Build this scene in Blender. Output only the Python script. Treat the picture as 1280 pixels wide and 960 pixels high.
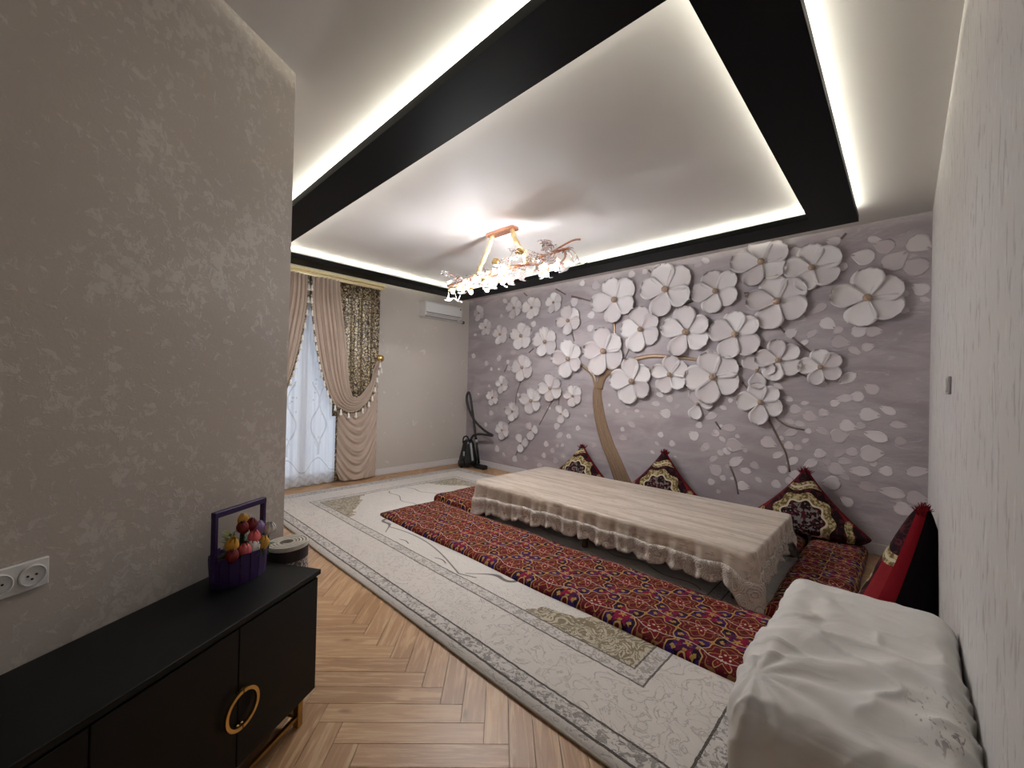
import bpy, bmesh, math, random
from mathutils import Vector, Matrix, noise as mnoise
random.seed(7)
PI = math.pi
scene = bpy.context.scene
for o in list(bpy.data.objects): bpy.data.objects.remove(o)
COL = scene.collection

# ------------------------------------------------------------------ camera, world, exposure
CAM_H = 1.5
YAW, PITCH, ROLL = math.radians(43.746), math.radians(0.353), math.radians(1.357)
_f = Vector((-math.sin(YAW)*math.cos(PITCH), math.cos(YAW)*math.cos(PITCH), math.sin(PITCH)))
_r = Vector((math.cos(YAW), math.sin(YAW), 0))
_d = -_r.cross(_f)
_r2 = _r*math.cos(ROLL) - _d*math.sin(ROLL)
_d2 = _r*math.sin(ROLL) + _d*math.cos(ROLL)
cd = bpy.data.cameras.new('camera')
cam = bpy.data.objects.new('camera', cd)
COL.objects.link(cam)
cd.sensor_width = 36.0
cd.lens = 513.02*36/1280
cd.clip_start = 0.02
m = Matrix.Identity(4)
for i in range(3):
    m[i][0] = _r2[i]; m[i][1] = -_d2[i]; m[i][2] = -_f[i]
m[2][3] = CAM_H
cam.matrix_world = m
scene.camera = cam

world = bpy.data.worlds.new('world'); scene.world = world
world.use_nodes = True
bg = world.node_tree.nodes['Background']
bg.inputs[0].default_value = (0.85, 0.90, 1.0, 1)
bg.inputs[1].default_value = 0.55

scene.view_settings.view_transform = 'Standard'
scene.view_settings.look = 'None'
scene.view_settings.gamma = 1
scene.view_settings.use_curve_mapping = False
scene.view_settings.exposure = 1.2
LED_POWER = 30.0        # emission strength of the cove strips
BULB_POWER = 290.0      # emission strength of the chandelier bulbs

# ------------------------------------------------------------------ node helpers
class S:
    """a scalar / vector socket with arithmetic"""
    def __init__(s, b, k): s.b = b; s.k = k
    def _o(s, op, *a, clamp=False):
        n = s.b.nt.nodes.new('ShaderNodeMath'); n.operation = op; n.use_clamp = clamp
        for i, v in enumerate((s,)+a):
            if isinstance(v, S): s.b.nt.links.new(v.k, n.inputs[i])
            else: n.inputs[i].default_value = v
        return S(s.b, n.outputs[0])
    def __add__(s, o): return s._o('ADD', o)
    __radd__ = __add__
    def __sub__(s, o): return s._o('SUBTRACT', o)
    def __rsub__(s, o): return (s*-1)+o
    def __mul__(s, o): return s._o('MULTIPLY', o)
    __rmul__ = __mul__
    def __truediv__(s, o): return s._o('DIVIDE', o)
    def lt(s, o): return s._o('LESS_THAN', o)
    def gt(s, o): return s._o('GREATER_THAN', o)
    def min(s, o): return s._o('MINIMUM', o)
    def max(s, o): return s._o('MAXIMUM', o)
    def abs(s): return s._o('ABSOLUTE')
    def sin(s): return s._o('SINE')
    def cos(s): return s._o('COSINE')
    def fract(s): return s._o('FRACT')
    def floor(s): return s._o('FLOOR')
    def sqrt(s): return s._o('SQRT')
    def pw(s, o): return s._o('POWER', o)
    def atan2(s, o): return s._o('ARCTAN2', o)
    def clamp(s): return s._o('ADD', 0.0, clamp=True)
    def smooth(s, a, b):
        n = s.b.nt.nodes.new('ShaderNodeMapRange'); n.interpolation_type = 'SMOOTHSTEP'
        s.b.nt.links.new(s.k, n.inputs[0]); n.inputs[1].default_value = a; n.inputs[2].default_value = b
        return S(s.b, n.outputs[0])

class B:
    def __init__(b, name):
        b.m = bpy.data.materials.new(name); b.m.use_nodes = True
        b.nt = b.m.node_tree; b.p = b.nt.nodes['Principled BSDF']
    def vec(b, kind='Object'):
        n = b.nt.nodes.new('ShaderNodeTexCoord'); return S(b, n.outputs[kind])
    def xyz(b, v=None):
        v = v or b.vec()
        n = b.nt.nodes.new('ShaderNodeSeparateXYZ'); b.nt.links.new(v.k, n.inputs[0])
        return [S(b, n.outputs[i]) for i in range(3)]
    def comb(b, x, y, z=0.0):
        n = b.nt.nodes.new('ShaderNodeCombineXYZ')
        for i, v in enumerate((x, y, z)):
            if isinstance(v, S): b.nt.links.new(v.k, n.inputs[i])
            else: n.inputs[i].default_value = v
        return S(b, n.outputs[0])
    def noise(b, v, scale, detail=3, rough=.5, dist=0):
        n = b.nt.nodes.new('ShaderNodeTexNoise'); b.nt.links.new(v.k, n.inputs['Vector'])
        n.inputs['Scale'].default_value = scale; n.inputs['Detail'].default_value = detail
        n.inputs['Roughness'].default_value = rough; n.inputs['Distortion'].default_value = dist
        return S(b, n.outputs[0])
    def vor(b, v, scale, feature='F1', out='Distance', rnd=1.0):
        n = b.nt.nodes.new('ShaderNodeTexVoronoi'); n.feature = feature
        b.nt.links.new(v.k, n.inputs['Vector']); n.inputs['Scale'].default_value = scale
        n.inputs['Randomness'].default_value = rnd
        return S(b, n.outputs[out])
    def rand(b):
        n = b.nt.nodes.new('ShaderNodeObjectInfo'); return S(b, n.outputs['Random'])
    def mix(b, f, a, c):
        n = b.nt.nodes.new('ShaderNodeMix'); n.data_type = 'RGBA'; n.clamp_factor = True
        for i, v in ((0, f), (6, a), (7, c)):
            if isinstance(v, S): b.nt.links.new(v.k, n.inputs[i])
            elif isinstance(v, (int, float)): n.inputs[i].default_value = v
            else: n.inputs[i].default_value = (*v, 1)
        return S(b, n.outputs[2])
    def set(b, key, v):
        i = b.p.inputs[key]
        if isinstance(v, S): b.nt.links.new(v.k, i)
        elif isinstance(v, tuple) and len(v) == 3: i.default_value = (*v, 1)
        else: i.default_value = v
        return b
    def bump(b, h, strength=.3, dist=.01):
        n = b.nt.nodes.new('ShaderNodeBump'); n.inputs['Strength'].default_value = strength
        n.inputs['Distance'].default_value = dist
        b.nt.links.new(h.k, n.inputs['Height']); b.nt.links.new(n.outputs[0], b.p.inputs['Normal'])
        return b

def simple(name, col, rough=.5, metal=0.0, bump=None, **kw):
    b = B(name); b.set('Roughness', rough).set('Metallic', metal)
    v = b.vec(); n = b.noise(v, kw.pop('nscale', 30), 3)
    k = kw.pop('var', .12)
    b.set('Base Color', b.mix(n, tuple(c*(1-k) for c in col), tuple(min(1, c*(1+k)) for c in col)))
    if bump: b.bump(b.noise(v, bump[0], 4), bump[1], bump[2])
    for key, val in kw.items(): b.set(key.replace('_', ' '), val)
    return b.m

def emit(name, col, s):
    b = B(name); b.set('Base Color', col).set('Emission Color', col).set('Emission Strength', s)
    return b.m

# ------------------------------------------------------------------ mesh helpers
def link(o, parent=None):
    COL.objects.link(o)
    if parent is not None: o.parent = parent
    return o

def mesh(name, verts, faces, mat=None, parent=None, smooth=False, loc=None):
    me = bpy.data.meshes.new(name)
    me.from_pydata([tuple(v) for v in verts], [], faces); me.update()
    if smooth: me.polygons.foreach_set('use_smooth', [True]*len(me.polygons))
    if mat: me.materials.append(mat)
    o = bpy.data.objects.new(name, me)
    if loc: o.location = loc
    return link(o, parent)

def from_bm(name, bm, mat, parent=None, smooth=False, loc=None, fix=True):
    if fix: bmesh.ops.recalc_face_normals(bm, faces=bm.faces)
    me = bpy.data.meshes.new(name); bm.to_mesh(me); bm.free()
    if smooth: me.polygons.foreach_set('use_smooth', [True]*len(me.polygons))
    if mat: me.materials.append(mat)
    o = bpy.data.objects.new(name, me)
    if loc: o.location = loc
    return link(o, parent)

def bm_box(bm, c, s, bev=0.0, seg=1, mtx=None):
    r = bmesh.ops.create_cube(bm, size=1)
    vs = r['verts']
    for v in vs:
        v.co = Vector((v.co.x*s[0]+c[0], v.co.y*s[1]+c[1], v.co.z*s[2]+c[2]))
        if mtx: v.co = mtx @ v.co
    if bev > 0:
        es = list({e for v in vs for e in v.link_edges})
        bmesh.ops.bevel(bm, geom=es, offset=bev, segments=seg, affect='EDGES', profile=.5)

def box(name, c, s, mat, parent=None, bev=0.0, seg=1, smooth=False):
    bm = bmesh.new(); bm_box(bm, (0, 0, 0), s, bev, seg)
    return from_bm(name, bm, mat, parent, smooth, loc=c)

def tube_data(pts, rad, n=8, flat=1.0, V=None, F=None, cap=True):
    """tube along points; rad is a number or list"""
    V = V if V is not None else []; F = F if F is not None else []
    base = len(V); pts = [Vector(p) for p in pts]; k = len(pts)
    if not isinstance(rad, (list, tuple)): rad = [rad]*k
    t0 = (pts[1]-pts[0]).normalized()
    up = Vector((0, 0, 1)) if abs(t0.z) < .9 else Vector((1, 0, 0))
    nn = (up - t0*up.dot(t0)).normalized()
    for i in range(k):
        t = (pts[min(i+1, k-1)]-pts[max(i-1, 0)]).normalized()
        nn = (nn - t*nn.dot(t)).normalized(); bb = t.cross(nn)
        for j in range(n):
            a = 2*PI*j/n
            V.append(pts[i] + nn*(math.cos(a)*rad[i]) + bb*(math.sin(a)*rad[i]*flat))
    for i in range(k-1):
        for j in range(n):
            F.append((base+i*n+j, base+i*n+(j+1) % n, base+(i+1)*n+(j+1) % n, base+(i+1)*n+j))
    if cap:
        F.append(tuple(base+j for j in reversed(range(n)))); F.append(tuple(base+(k-1)*n+j for j in range(n)))
    return V, F

def tube(name, pts, rad, mat, parent=None, n=8, loc=None):
    V, F = tube_data(pts, rad, n)
    return mesh(name, V, F, mat, parent, True, loc)

def spline(pts, sub=6):
    pts = [Vector(p) for p in pts]; out = []
    for i in range(len(pts)-1):
        p0 = pts[max(i-1, 0)]; p1 = pts[i]; p2 = pts[i+1]; p3 = pts[min(i+2, len(pts)-1)]
        for j in range(sub):
            t = j/sub
            out.append(.5*((2*p1)+(p2-p0)*t+(2*p0-5*p1+4*p2-p3)*t*t+(-p0+3*p1-3*p2+p3)*t**3))
    out.append(pts[-1]); return out

def lathe_data(prof, n=16, V=None, F=None, c=(0, 0, 0), sx=1.0, sy=1.0):
    V = V if V is not None else []; F = F if F is not None else []; b0 = len(V)
    for r, z in prof:
        for j in range(n):
            a = 2*PI*j/n; V.append(Vector((c[0]+r*sx*math.cos(a), c[1]+r*sy*math.sin(a), c[2]+z)))
    for i in range(len(prof)-1):
        for j in range(n):
            F.append((b0+i*n+j, b0+i*n+(j+1) % n, b0+(i+1)*n+(j+1) % n, b0+(i+1)*n+j))
    F.append(tuple(b0+j for j in reversed(range(n)))); F.append(tuple(b0+(len(prof)-1)*n+j for j in range(n)))
    return V, F

def lathe(name, prof, mat, parent=None, n=16, loc=None, sx=1.0, sy=1.0, smooth=True):
    V, F = lathe_data(prof, n, sx=sx, sy=sy)
    return mesh(name, V, F, mat, parent, smooth, loc)

def grid(name, nu, nv, fn, mat, parent=None, smooth=True, loc=None, thick=0.0):
    V = [fn(i/nu, j/nv) for j in range(nv+1) for i in range(nu+1)]
    F = [(j*(nu+1)+i, j*(nu+1)+i+1, (j+1)*(nu+1)+i+1, (j+1)*(nu+1)+i) for j in range(nv) for i in range(nu)]
    o = mesh(name, V, F, mat, parent, smooth, loc)
    if thick:
        md = o.modifiers.new('thickness', 'SOLIDIFY'); md.thickness = thick; md.offset = 0
    return o

def rbox_data(size, r, n, fn=None):
    """box with rounded edges, n cells along each edge of a face, optional displacement fn(p, nrm)"""
    bm = bmesh.new(); bmesh.ops.create_cube(bm, size=2)
    bmesh.ops.subdivide_edges(bm, edges=bm.edges[:], cuts=n, use_grid_fill=True)
    h = [s/2 for s in size]
    for v in bm.verts:
        p = Vector([v.co[i]*h[i] for i in range(3)])
        q = Vector([max(-(h[i]-r), min(h[i]-r, p[i])) for i in range(3)])
        d = p-q
        if d.length > 1e-9:
            d.normalize(); p = q + d*r
        else: d = Vector((0, 0, 1))
        v.co = p + (fn(p, d) if fn else Vector((0, 0, 0)))
    return bm

def rbox(name, size, r, n, mat, parent=None, loc=None, fn=None):
    return from_bm(name, rbox_data(size, r, n, fn), mat, parent, True, loc)

def thing(name, label, cat, loc=(0, 0, 0), rotz=0.0, group=None):
    o = bpy.data.objects.new(name, None); o.empty_display_size = .1
    o.location = loc; o.rotation_euler = (0, 0, rotz)
    link(o); return tag(o, label, cat, group)

def tag(o, label, cat, group=None):
    o['label'] = label; o['category'] = cat
    if group: o['group'] = group
    return o

def struct(o, label=None):
    o['kind'] = 'structure'
    if label: o['label'] = label
    return o
def lerp(a, b, t): return a+(b-a)*t
def sstep(t): t = max(0, min(1, t)); return t*t*(3-2*t)
def poly_at(pts, t):
    """point at fraction t of the polyline, by index"""
    f = t*(len(pts)-1); i = min(int(f), len(pts)-2); u = f-i
    return tuple(lerp(pts[i][k], pts[i+1][k], u) for k in range(len(pts[0])))

# ------------------------------------------------------------------ room dimensions (metres)
XW, XR, YM, YB, CEIL = -6.195, 0.16, 5.205, -1.6, 3.157      # window wall, side wall, mural wall, wall behind camera, ceiling
E0 = Vector((-2.391, 0.757, 0))                               # corner where the oblique plaster wall ends
DW = Vector((-0.513, 0.858, 0)).normalized()                  # its direction
NW = Vector((DW.y, -DW.x, 0))                                 # its normal, into the room
def wl(t, n, z=0.0): return E0 - DW*t + NW*n + Vector((0, 0, z))
WROT = math.atan2(-DW.y, -DW.x)                               # local +x runs along the oblique wall towards the camera
TB = (E0.y-YB)/DW.y
EB = E0 - DW*TB

# ------------------------------------------------------------------ surface materials
def m_ceiling():
    b = B('ceiling_paint'); v = b.vec()
    b.set('Base Color', b.mix(b.noise(v, 3), (.60, .575, .56), (.63, .605, .595))).set('Roughness', .6)
    return b.m
def m_plaster():
    b = B('silk_plaster'); v = b.vec()
    n1 = b.noise(v, 26, 7, .68, .5); n2 = b.noise(v, 2.6, 4, .6); n3 = b.noise(v, 90, 3)
    fleck = (n1 + (n2-.5)*.5).smooth(.515, .63)
    c = b.mix(n2, (.45, .40, .35), (.50, .45, .405))
    b.set('Base Color', b.mix(fleck*.45, c, (.68, .64, .59)))
    b.set('Roughness', .62 - fleck*.27)
    b.bump(fleck*.6+n3*.4, .35, .004)
    return b.m
def m_window_wall():
    b = B('speckled_wallpaper'); v = b.vec()
    n1 = b.noise(v, 9, 5, .65, .8); n2 = b.noise(v, 2, 3)
    f = n1.smooth(.62, .70)
    b.set('Base Color', b.mix(f*.6, b.mix(n2, (.50, .455, .41), (.54, .495, .45)), (.74, .71, .67)))
    b.set('Roughness', .55-f*.2); b.bump(n1, .2, .003)
    return b.m
def m_streak_wall():
    b = B('streaked_wallpaper'); x, y, z = b.xyz()
    v = b.comb(x*1.0, y*8.0, z*2.6)
    n1 = b.noise(v, 3.0, 5, .6, .6); n2 = b.noise(b.comb(x, y*6.0, z*2.0), 6, 4, .6)
    f = n1.smooth(.55, .63); g = n2.smooth(.58, .68)
    c = b.mix(f*.8, (.62, .60, .585), (.40, .375, .37))
    b.set('Base Color', b.mix(g*.6, c, (.76, .74, .73))).set('Roughness', .6)
    b.bump(n1, .5, .006)
    return b.m
def m_mural():
    b = B('mural_ground'); x, y, z = b.xyz()
    v = b.comb(x*.6, y, z*1.8)
    n1 = b.noise(v, 2.4, 5, .6, .7); n2 = b.noise(b.comb(x*.8, y, z*2.4), 6, 5, .6, 1.5)
    edge = (((x+3.0).abs())/3.2).smooth(.55, 1.05)
    c = b.mix(n1.smooth(.35, .65), (.34, .29, .31), (.44, .395, .415))
    c = b.mix(n2.smooth(.58, .70)*edge*.5, c, (.62, .58, .57))
    b.set('Base Color', c).set('Roughness', .6)
    b.bump(n2*(edge+.25), .55, .012)
    return b.m
def m_wood():
    b = B('oak_plank'); x, y, z = b.xyz(); r = b.rand()
    v = b.comb(x*.9 + r*37.0, y*11.0 + r*19.0, r*7.0)
    g = b.noise(v, 3.0, 6, .6, .9); g2 = b.noise(b.comb(x*2.0+r*11.0, y*50.0, r*3.0), 3.0, 3)
    k = b.vor(b.comb(x*2.2+r*91.0, y*6.0+r*43.0, 0.0), 1.0)
    c = b.mix(r, (.35, .19, .09), (.50, .305, .16))
    c = b.mix(g.smooth(.44, .64)*.8, c, (.60, .395, .225))
    c = b.mix(g2.smooth(.5, .72)*.3, c, (.25, .13, .065))
    c = b.mix(k.smooth(.10, .02)*.6, c, (.16, .075, .03))
    b.set('Base Color', c).set('Roughness', .34+g*.12)
    b.bump(g2, .12, .001)
    return b.m
M = {}
M['ceiling'] = m_ceiling(); M['plaster'] = m_plaster(); M['winwall'] = m_window_wall()
M['streak'] = m_streak_wall(); M['mural'] = m_mural(); M['wood'] = m_wood()
M['subfloor'] = simple('subfloor', (.10, .055, .03), .8)
M['white_trim'] = simple('white_trim', (.66, .63, .63), .4, var=.04)
M['black_gloss'] = simple('black_ceiling_frame', (.003, .003, .003), .5, var=.3, Specular_IOR_Level=.08)
M['led'] = emit('cove_led', (1.0, .98, .83), LED_POWER)
M['glass'] = None
M['black_wood'] = simple('black_cabinet', (.0035, .0037, .0035), .45, var=.25, nscale=220, bump=(300, .12, .001), Specular_IOR_Level=.22)
M['gold'] = simple('brushed_gold', (.74, .52, .20), .22, 1.0)
M['white_plastic'] = simple('white_plastic', (.70, .69, .67), .35, var=.03)
M['dark'] = simple('dark_hole', (.01, .01, .01), .6)

# ------------------------------------------------------------------ room shell
room = [(XW, E0.y), (E0.x, E0.y), (EB.x, YB), (XR, YB), (XR, YM), (XW, YM)]
def slab(name, z0, z1, mat):
    n = len(room); V = [(x, y, z0) for x, y in room]+[(x, y, z1) for x, y in room]
    F = [tuple(reversed(range(n))), tuple(range(n, 2*n))]+[(i, (i+1) % n, (i+1) % n+n, i+n) for i in range(n)]
    return struct(mesh(name, V, F, mat))
floor = slab('floor', -.06, -.014, M['subfloor'])
slab('ceiling', CEIL, CEIL+.1, M['ceiling'])
T = .15
wall_mural = struct(box('wall_back', ((XW+XR)/2, YM+T/2, CEIL/2), (XR-XW+2*T, T, CEIL+.2), M['mural']))
wall_mural.location = (0, 0, 0)
for v in wall_mural.data.vertices: v.co += Vector(((XW+XR)/2, YM+T/2, CEIL/2))
struct(box('wall_right', (XR+T/2, (YM+YB)/2, CEIL/2), (T, YM-YB, CEIL+.2), M['streak']))
struct(box('wall_front', ((EB.x+XR)/2, YB-T/2, CEIL/2), (XR-EB.x+.6, T, CEIL+.2), M['winwall']))
# oblique plaster wall and the return behind its end
V = []
for z in (-.1, CEIL+.1):
    for p in (E0, EB, EB-NW*.12, E0-NW*.12): V.append((p.x, p.y, z))
struct(mesh('wall_left', V, [(3, 2, 1, 0), (4, 5, 6, 7), (0, 1, 5, 4), (1, 2, 6, 5), (2, 3, 7, 6), (3, 0, 4, 7)], M['plaster']))
struct(box('wall_return', ((XW-.1+E0.x)/2-.004, E0.y-.06, CEIL/2), (E0.x-XW+.09, .119, CEIL+.2), M['winwall']))
# window wall with the opening behind the curtains
WY0, WY1, WZ0, WZ1 = 1.45, 2.93, .08, 2.62
bm = bmesh.new()
def wpiece(y0, y1, z0, z1): bm_box(bm, (XW-T/2, (y0+y1)/2, (z0+z1)/2), (T, y1-y0, z1-z0))
wpiece(E0.y-.1, WY0, -.1, CEIL+.1); wpiece(WY1, YM+T, -.1, CEIL+.1); wpiece(WY0, WY1, -.1, WZ0); wpiece(WY0, WY1, WZ1, CEIL+.1)
struct(from_bm('wall_window', bm, M['winwall']))
gb = B('window_glass'); gb.set('Base Color', (.9, .95, 1.0)).set('Roughness', .03).set('Transmission Weight', 1.0).set('IOR', 1.05)
win = struct(bpy.data.objects.new('window_1', None)); link(win); win.location = (XW-.07, (WY0+WY1)/2, WZ0)
hw, hh = (WY1-WY0)/2, WZ1-WZ0
bm = bmesh.new()
for s in (-1, 1): bm_box(bm, (0, s*(hw-.035), hh/2), (.06, .07, hh))
for z in (.035, hh-.035): bm_box(bm, (0, 0, z), (.06, 2*hw-.14, .07))
bm_box(bm, (0, 0, hh/2), (.06, .09, hh-.14))
from_bm('window_frame', bm, M['white_trim'], win)
for s in (-1, 1): box('window_pane', (0, s*(hw-.07+.045)/2, hh/2), (.012, hw-.115, hh-.14), gb.m, win)

# skirting boards
def skirt(name, a, b_):
    a = Vector(a); b_ = Vector(b_); L = (b_-a).length; o = box(name, (a+b_)/2+Vector((0, 0, .052)), (L, .018, .105), M['white_trim'], None, .004)
    o.rotation_euler = (0, 0, math.atan2((b_-a).y, (b_-a).x)); return struct(o)
skirt('baseboard_back', (XW+.018, YM-.009, 0), (XR, YM-.009, 0))
skirt('baseboard_window', (XW+.009, 3.0, 0), (XW+.009, YM, 0))
skirt('baseboard_right', (XR-.009, YB, 0), (XR-.009, YM-.018, 0))
skirt('baseboard_left', wl(TB, .009), wl(0, .009))

# herringbone planks, each one a part of the floor
PW, PL = .107, .625
U = Vector((1, 1, 0)).normalized(); W = Vector((-1, 1, 0)).normalized()
ORG = Vector((-1.332, 1.266, 0)) - W*PW
def clip(poly, p, n):
    out = []
    for i in range(len(poly)):
        a, c = poly[i], poly[(i+1) % len(poly)]; da, dc = (a-p).dot(n), (c-p).dot(n)
        if da >= 0: out.append(a)
        if da*dc < 0: out.append(a+(c-a)*(da/(da-dc)))
    return out
def area(p): return abs(sum(p[i].x*p[(i+1) % len(p)].y-p[(i+1) % len(p)].x*p[i].y for i in range(len(p))))/2 if len(p) > 2 else 0
RUG = (-5.78, -.43, 1.467, 4.72)
def prism(poly, z0, z1, bev=.0):
    n = len(poly); V = [(p.x, p.y, z0) for p in poly]+[(p.x, p.y, z1) for p in poly]
    F = [tuple(reversed(range(n))), tuple(range(n, 2*n))]+[(i, (i+1) % n, (i+1) % n+n, i+n) for i in range(n)]
    return V, F
gap = .0012
full = prism([Vector((gap, gap, 0)), Vector((PL-gap, gap, 0)), Vector((PL-gap, PW-gap, 0)), Vector((gap, PW-gap, 0))], -.014, 0)
fm = bpy.data.meshes.new('plank'); fm.from_pydata(full[0], [], full[1]); fm.materials.append(M['wood'])
nplank = 0
for kb in range(-6, 8):
    for i in range(-70, 70):
        base = ORG + (U+W)*(PL*kb)
        for typ in (0, 1):
            if typ == 0: o0, dx, dy = base+U*(-i*PW-PL)+W*(i*PW), U, W
            else: o0, dx, dy = base+U*(-(i-1)*PW)+W*(i*PW), W, -U
            quad = [o0, o0+dx*PL, o0+dx*PL+dy*PW, o0+dy*PW]
            if max(q.x for q in quad) < XW or min(q.x for q in quad) > XR or max(q.y for q in quad) < YB or min(q.y for q in quad) > YM: continue
            if all(RUG[0]+.12 < q.x < RUG[1]-.12 and RUG[2]+.12 < q.y < RUG[3]-.12 for q in quad): continue
            cen = (quad[0]+quad[2])/2
            if cen.y < -.35 and cen.x > -.9 and cen.y < -.9: pass
            p = clip(clip(clip(clip(quad, Vector((XW, 0, 0)), Vector((1, 0, 0))), Vector((XR, 0, 0)), Vector((-1, 0, 0))), Vector((0, YM, 0)), Vector((0, -1, 0))), Vector((0, YB, 0)), Vector((0, 1, 0)))
            if len(p) < 3: continue
            if any((q.y < E0.y-1e-4) and ((q-E0).dot(NW) < -1e-4) for q in p):
                c1 = clip(p, Vector((0, E0.y, 0)), Vector((0, 1, 0))); c2 = clip(p, E0, NW)
                p = c1 if area(c1) > area(c2) else c2
            if area(p) < .004: continue
            R3 = Matrix((dx, dy, Vector((0, 0, 1)))).transposed()
            if abs(area(p)-PL*PW) < 1e-6:
                o = bpy.data.objects.new('plank', fm)
            else:
                loc = [R3.transposed() @ (q-o0) for q in p]
                c = sum(loc, Vector())/len(loc)
                loc = [q+(c-q).normalized()*gap*1.3 for q in loc]
                VV, FF = prism(loc, -.014, 0)
                me = bpy.data.meshes.new('plank'); me.from_pydata(VV, [], FF); me.materials.append(M['wood'])
                o = bpy.data.objects.new('plank', me)
            o.matrix_world = Matrix.Translation(o0) @ R3.to_4x4()
            link(o, floor); nplank += 1
print('planks', nplank)

# ------------------------------------------------------------------ black ceiling frame with hidden LED strips
ZB, ZT = 3.04, 3.095
OX0, OX1, OY0, OY1 = -5.81, -.315, 1.242, 4.735
FWD = .32
IX0, IX1, IY0, IY1 = OX0+FWD, OX1-FWD, OY0+FWD, OY1-FWD
fr = thing('suspended_frame', 'glossy black rectangular frame hung below the ceiling around glowing coves', 'ceiling frame', ((OX0+OX1)/2, (OY0+OY1)/2, ZB))
cx, cy = (OX0+OX1)/2, (OY0+OY1)/2
def ring(name, o, i_, z0, z1, mat, parent):
    V = []
    for z in (z0, z1):
        for (a, b_, c, d) in (o, i_):
            V += [(a-cx, c-cy, z-ZB), (b_-cx, c-cy, z-ZB), (b_-cx, d-cy, z-ZB), (a-cx, d-cy, z-ZB)]
    F = []
    for k in range(4):
        l = (k+1) % 4
        F += [(k, 4+k, 4+l, l), (8+k, 8+l, 12+l, 12+k), (k, l, 8+l, 8+k), (4+k, 12+k, 12+l, 4+l)]
    return mesh(name, V, F, mat, parent)
ring('frame_panel', (OX0, OX1, OY0, OY1), (IX0, IX1, IY0, IY1), ZB, ZT, M['black_gloss'], fr)
def inset(r, d): return (r[0]+d, r[1]-d, r[2]+d, r[3]-d)
Orect, Irect = (OX0, OX1, OY0, OY1), (IX0, IX1, IY0, IY1)
# the outward cove light shows only along the near edge and along the edge by the streaked wall
box('led_strip', (0, OY0+.056-cy, ZT+.0035-ZB), (OX1-OX0-.10, .012, .005), M['led'], fr)
box('led_strip', (OX1-.056-cx, .006, ZT+.0035-ZB), (.012, OY1-OY0-.124, .005), M['led'], fr)
ring('led_strip', inset(Irect, -.062), inset(Irect, -.05), ZT+.001, ZT+.006, M['led'], fr)
for x in (OX0+FWD/2, cx, OX1-FWD/2):
    for y in (OY0+FWD/2, OY1-FWD/2): box('hanger', (x-cx, y-cy, (ZT+CEIL)/2-ZB), (.04, .04, CEIL-ZT+.004), M['black_gloss'], fr)

# ------------------------------------------------------------------ mural: blossoming tree in relief on the back wall
# (x, z, radius, petals) of every blossom, (x, z, half length) of every loose petal, (x, z) runs of every twig, in metres on the wall
FLOWERS = [(-4.95,2.87,0.2,5),(-4.54,2.83,0.2,5),(-4.08,2.86,0.17,5),(-3.78,2.54,0.24,5),(-5.67,2.59,0.16,5),(-5.28,2.43,0.19,5),(-4.76,2.37,0.25,5),(-4.23,2.24,0.26,5),(-3.76,1.95,0.29,5),(-4.72,1.83,0.23,5),(-5.21,1.53,0.16,5),(-5.44,1.29,0.16,5),(-4.1,1.49,0.23,5),(-4.5,1.27,0.24,5),(-4.93,1.07,0.17,5),(-3.67,1.38,0.17,5),(-5.17,0.72,0.17,5),(-2.98,2.76,0.34,5),(-2.25,2.8,0.34,5),(-1.64,2.69,0.27,5),(-2.58,2.31,0.3,5),(-1.98,2.23,0.32,5),(-3.14,2.04,0.34,5),(-2.69,1.61,0.31,5),(-2.17,1.7,0.25,5),(-1.65,1.67,0.32,5),(-1.17,2.95,0.29,5),(-0.71,2.8,0.25,5),(-1.01,2.49,0.31,5),(-1.42,2.16,0.29,5),(-0.99,1.85,0.23,5),(-0.62,1.77,0.2,5),(-1.15,1.39,0.23,5),(-0.27,2.43,0.29,5),(-5.87,2.88,0.15,5),(-3.88,1.09,0.15,3),(-4.5,0.78,0.16,3),(-4.72,0.54,0.16,3),(-1.82,1.34,0.19,3),(-1.19,1.74,0.19,3)]
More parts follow.
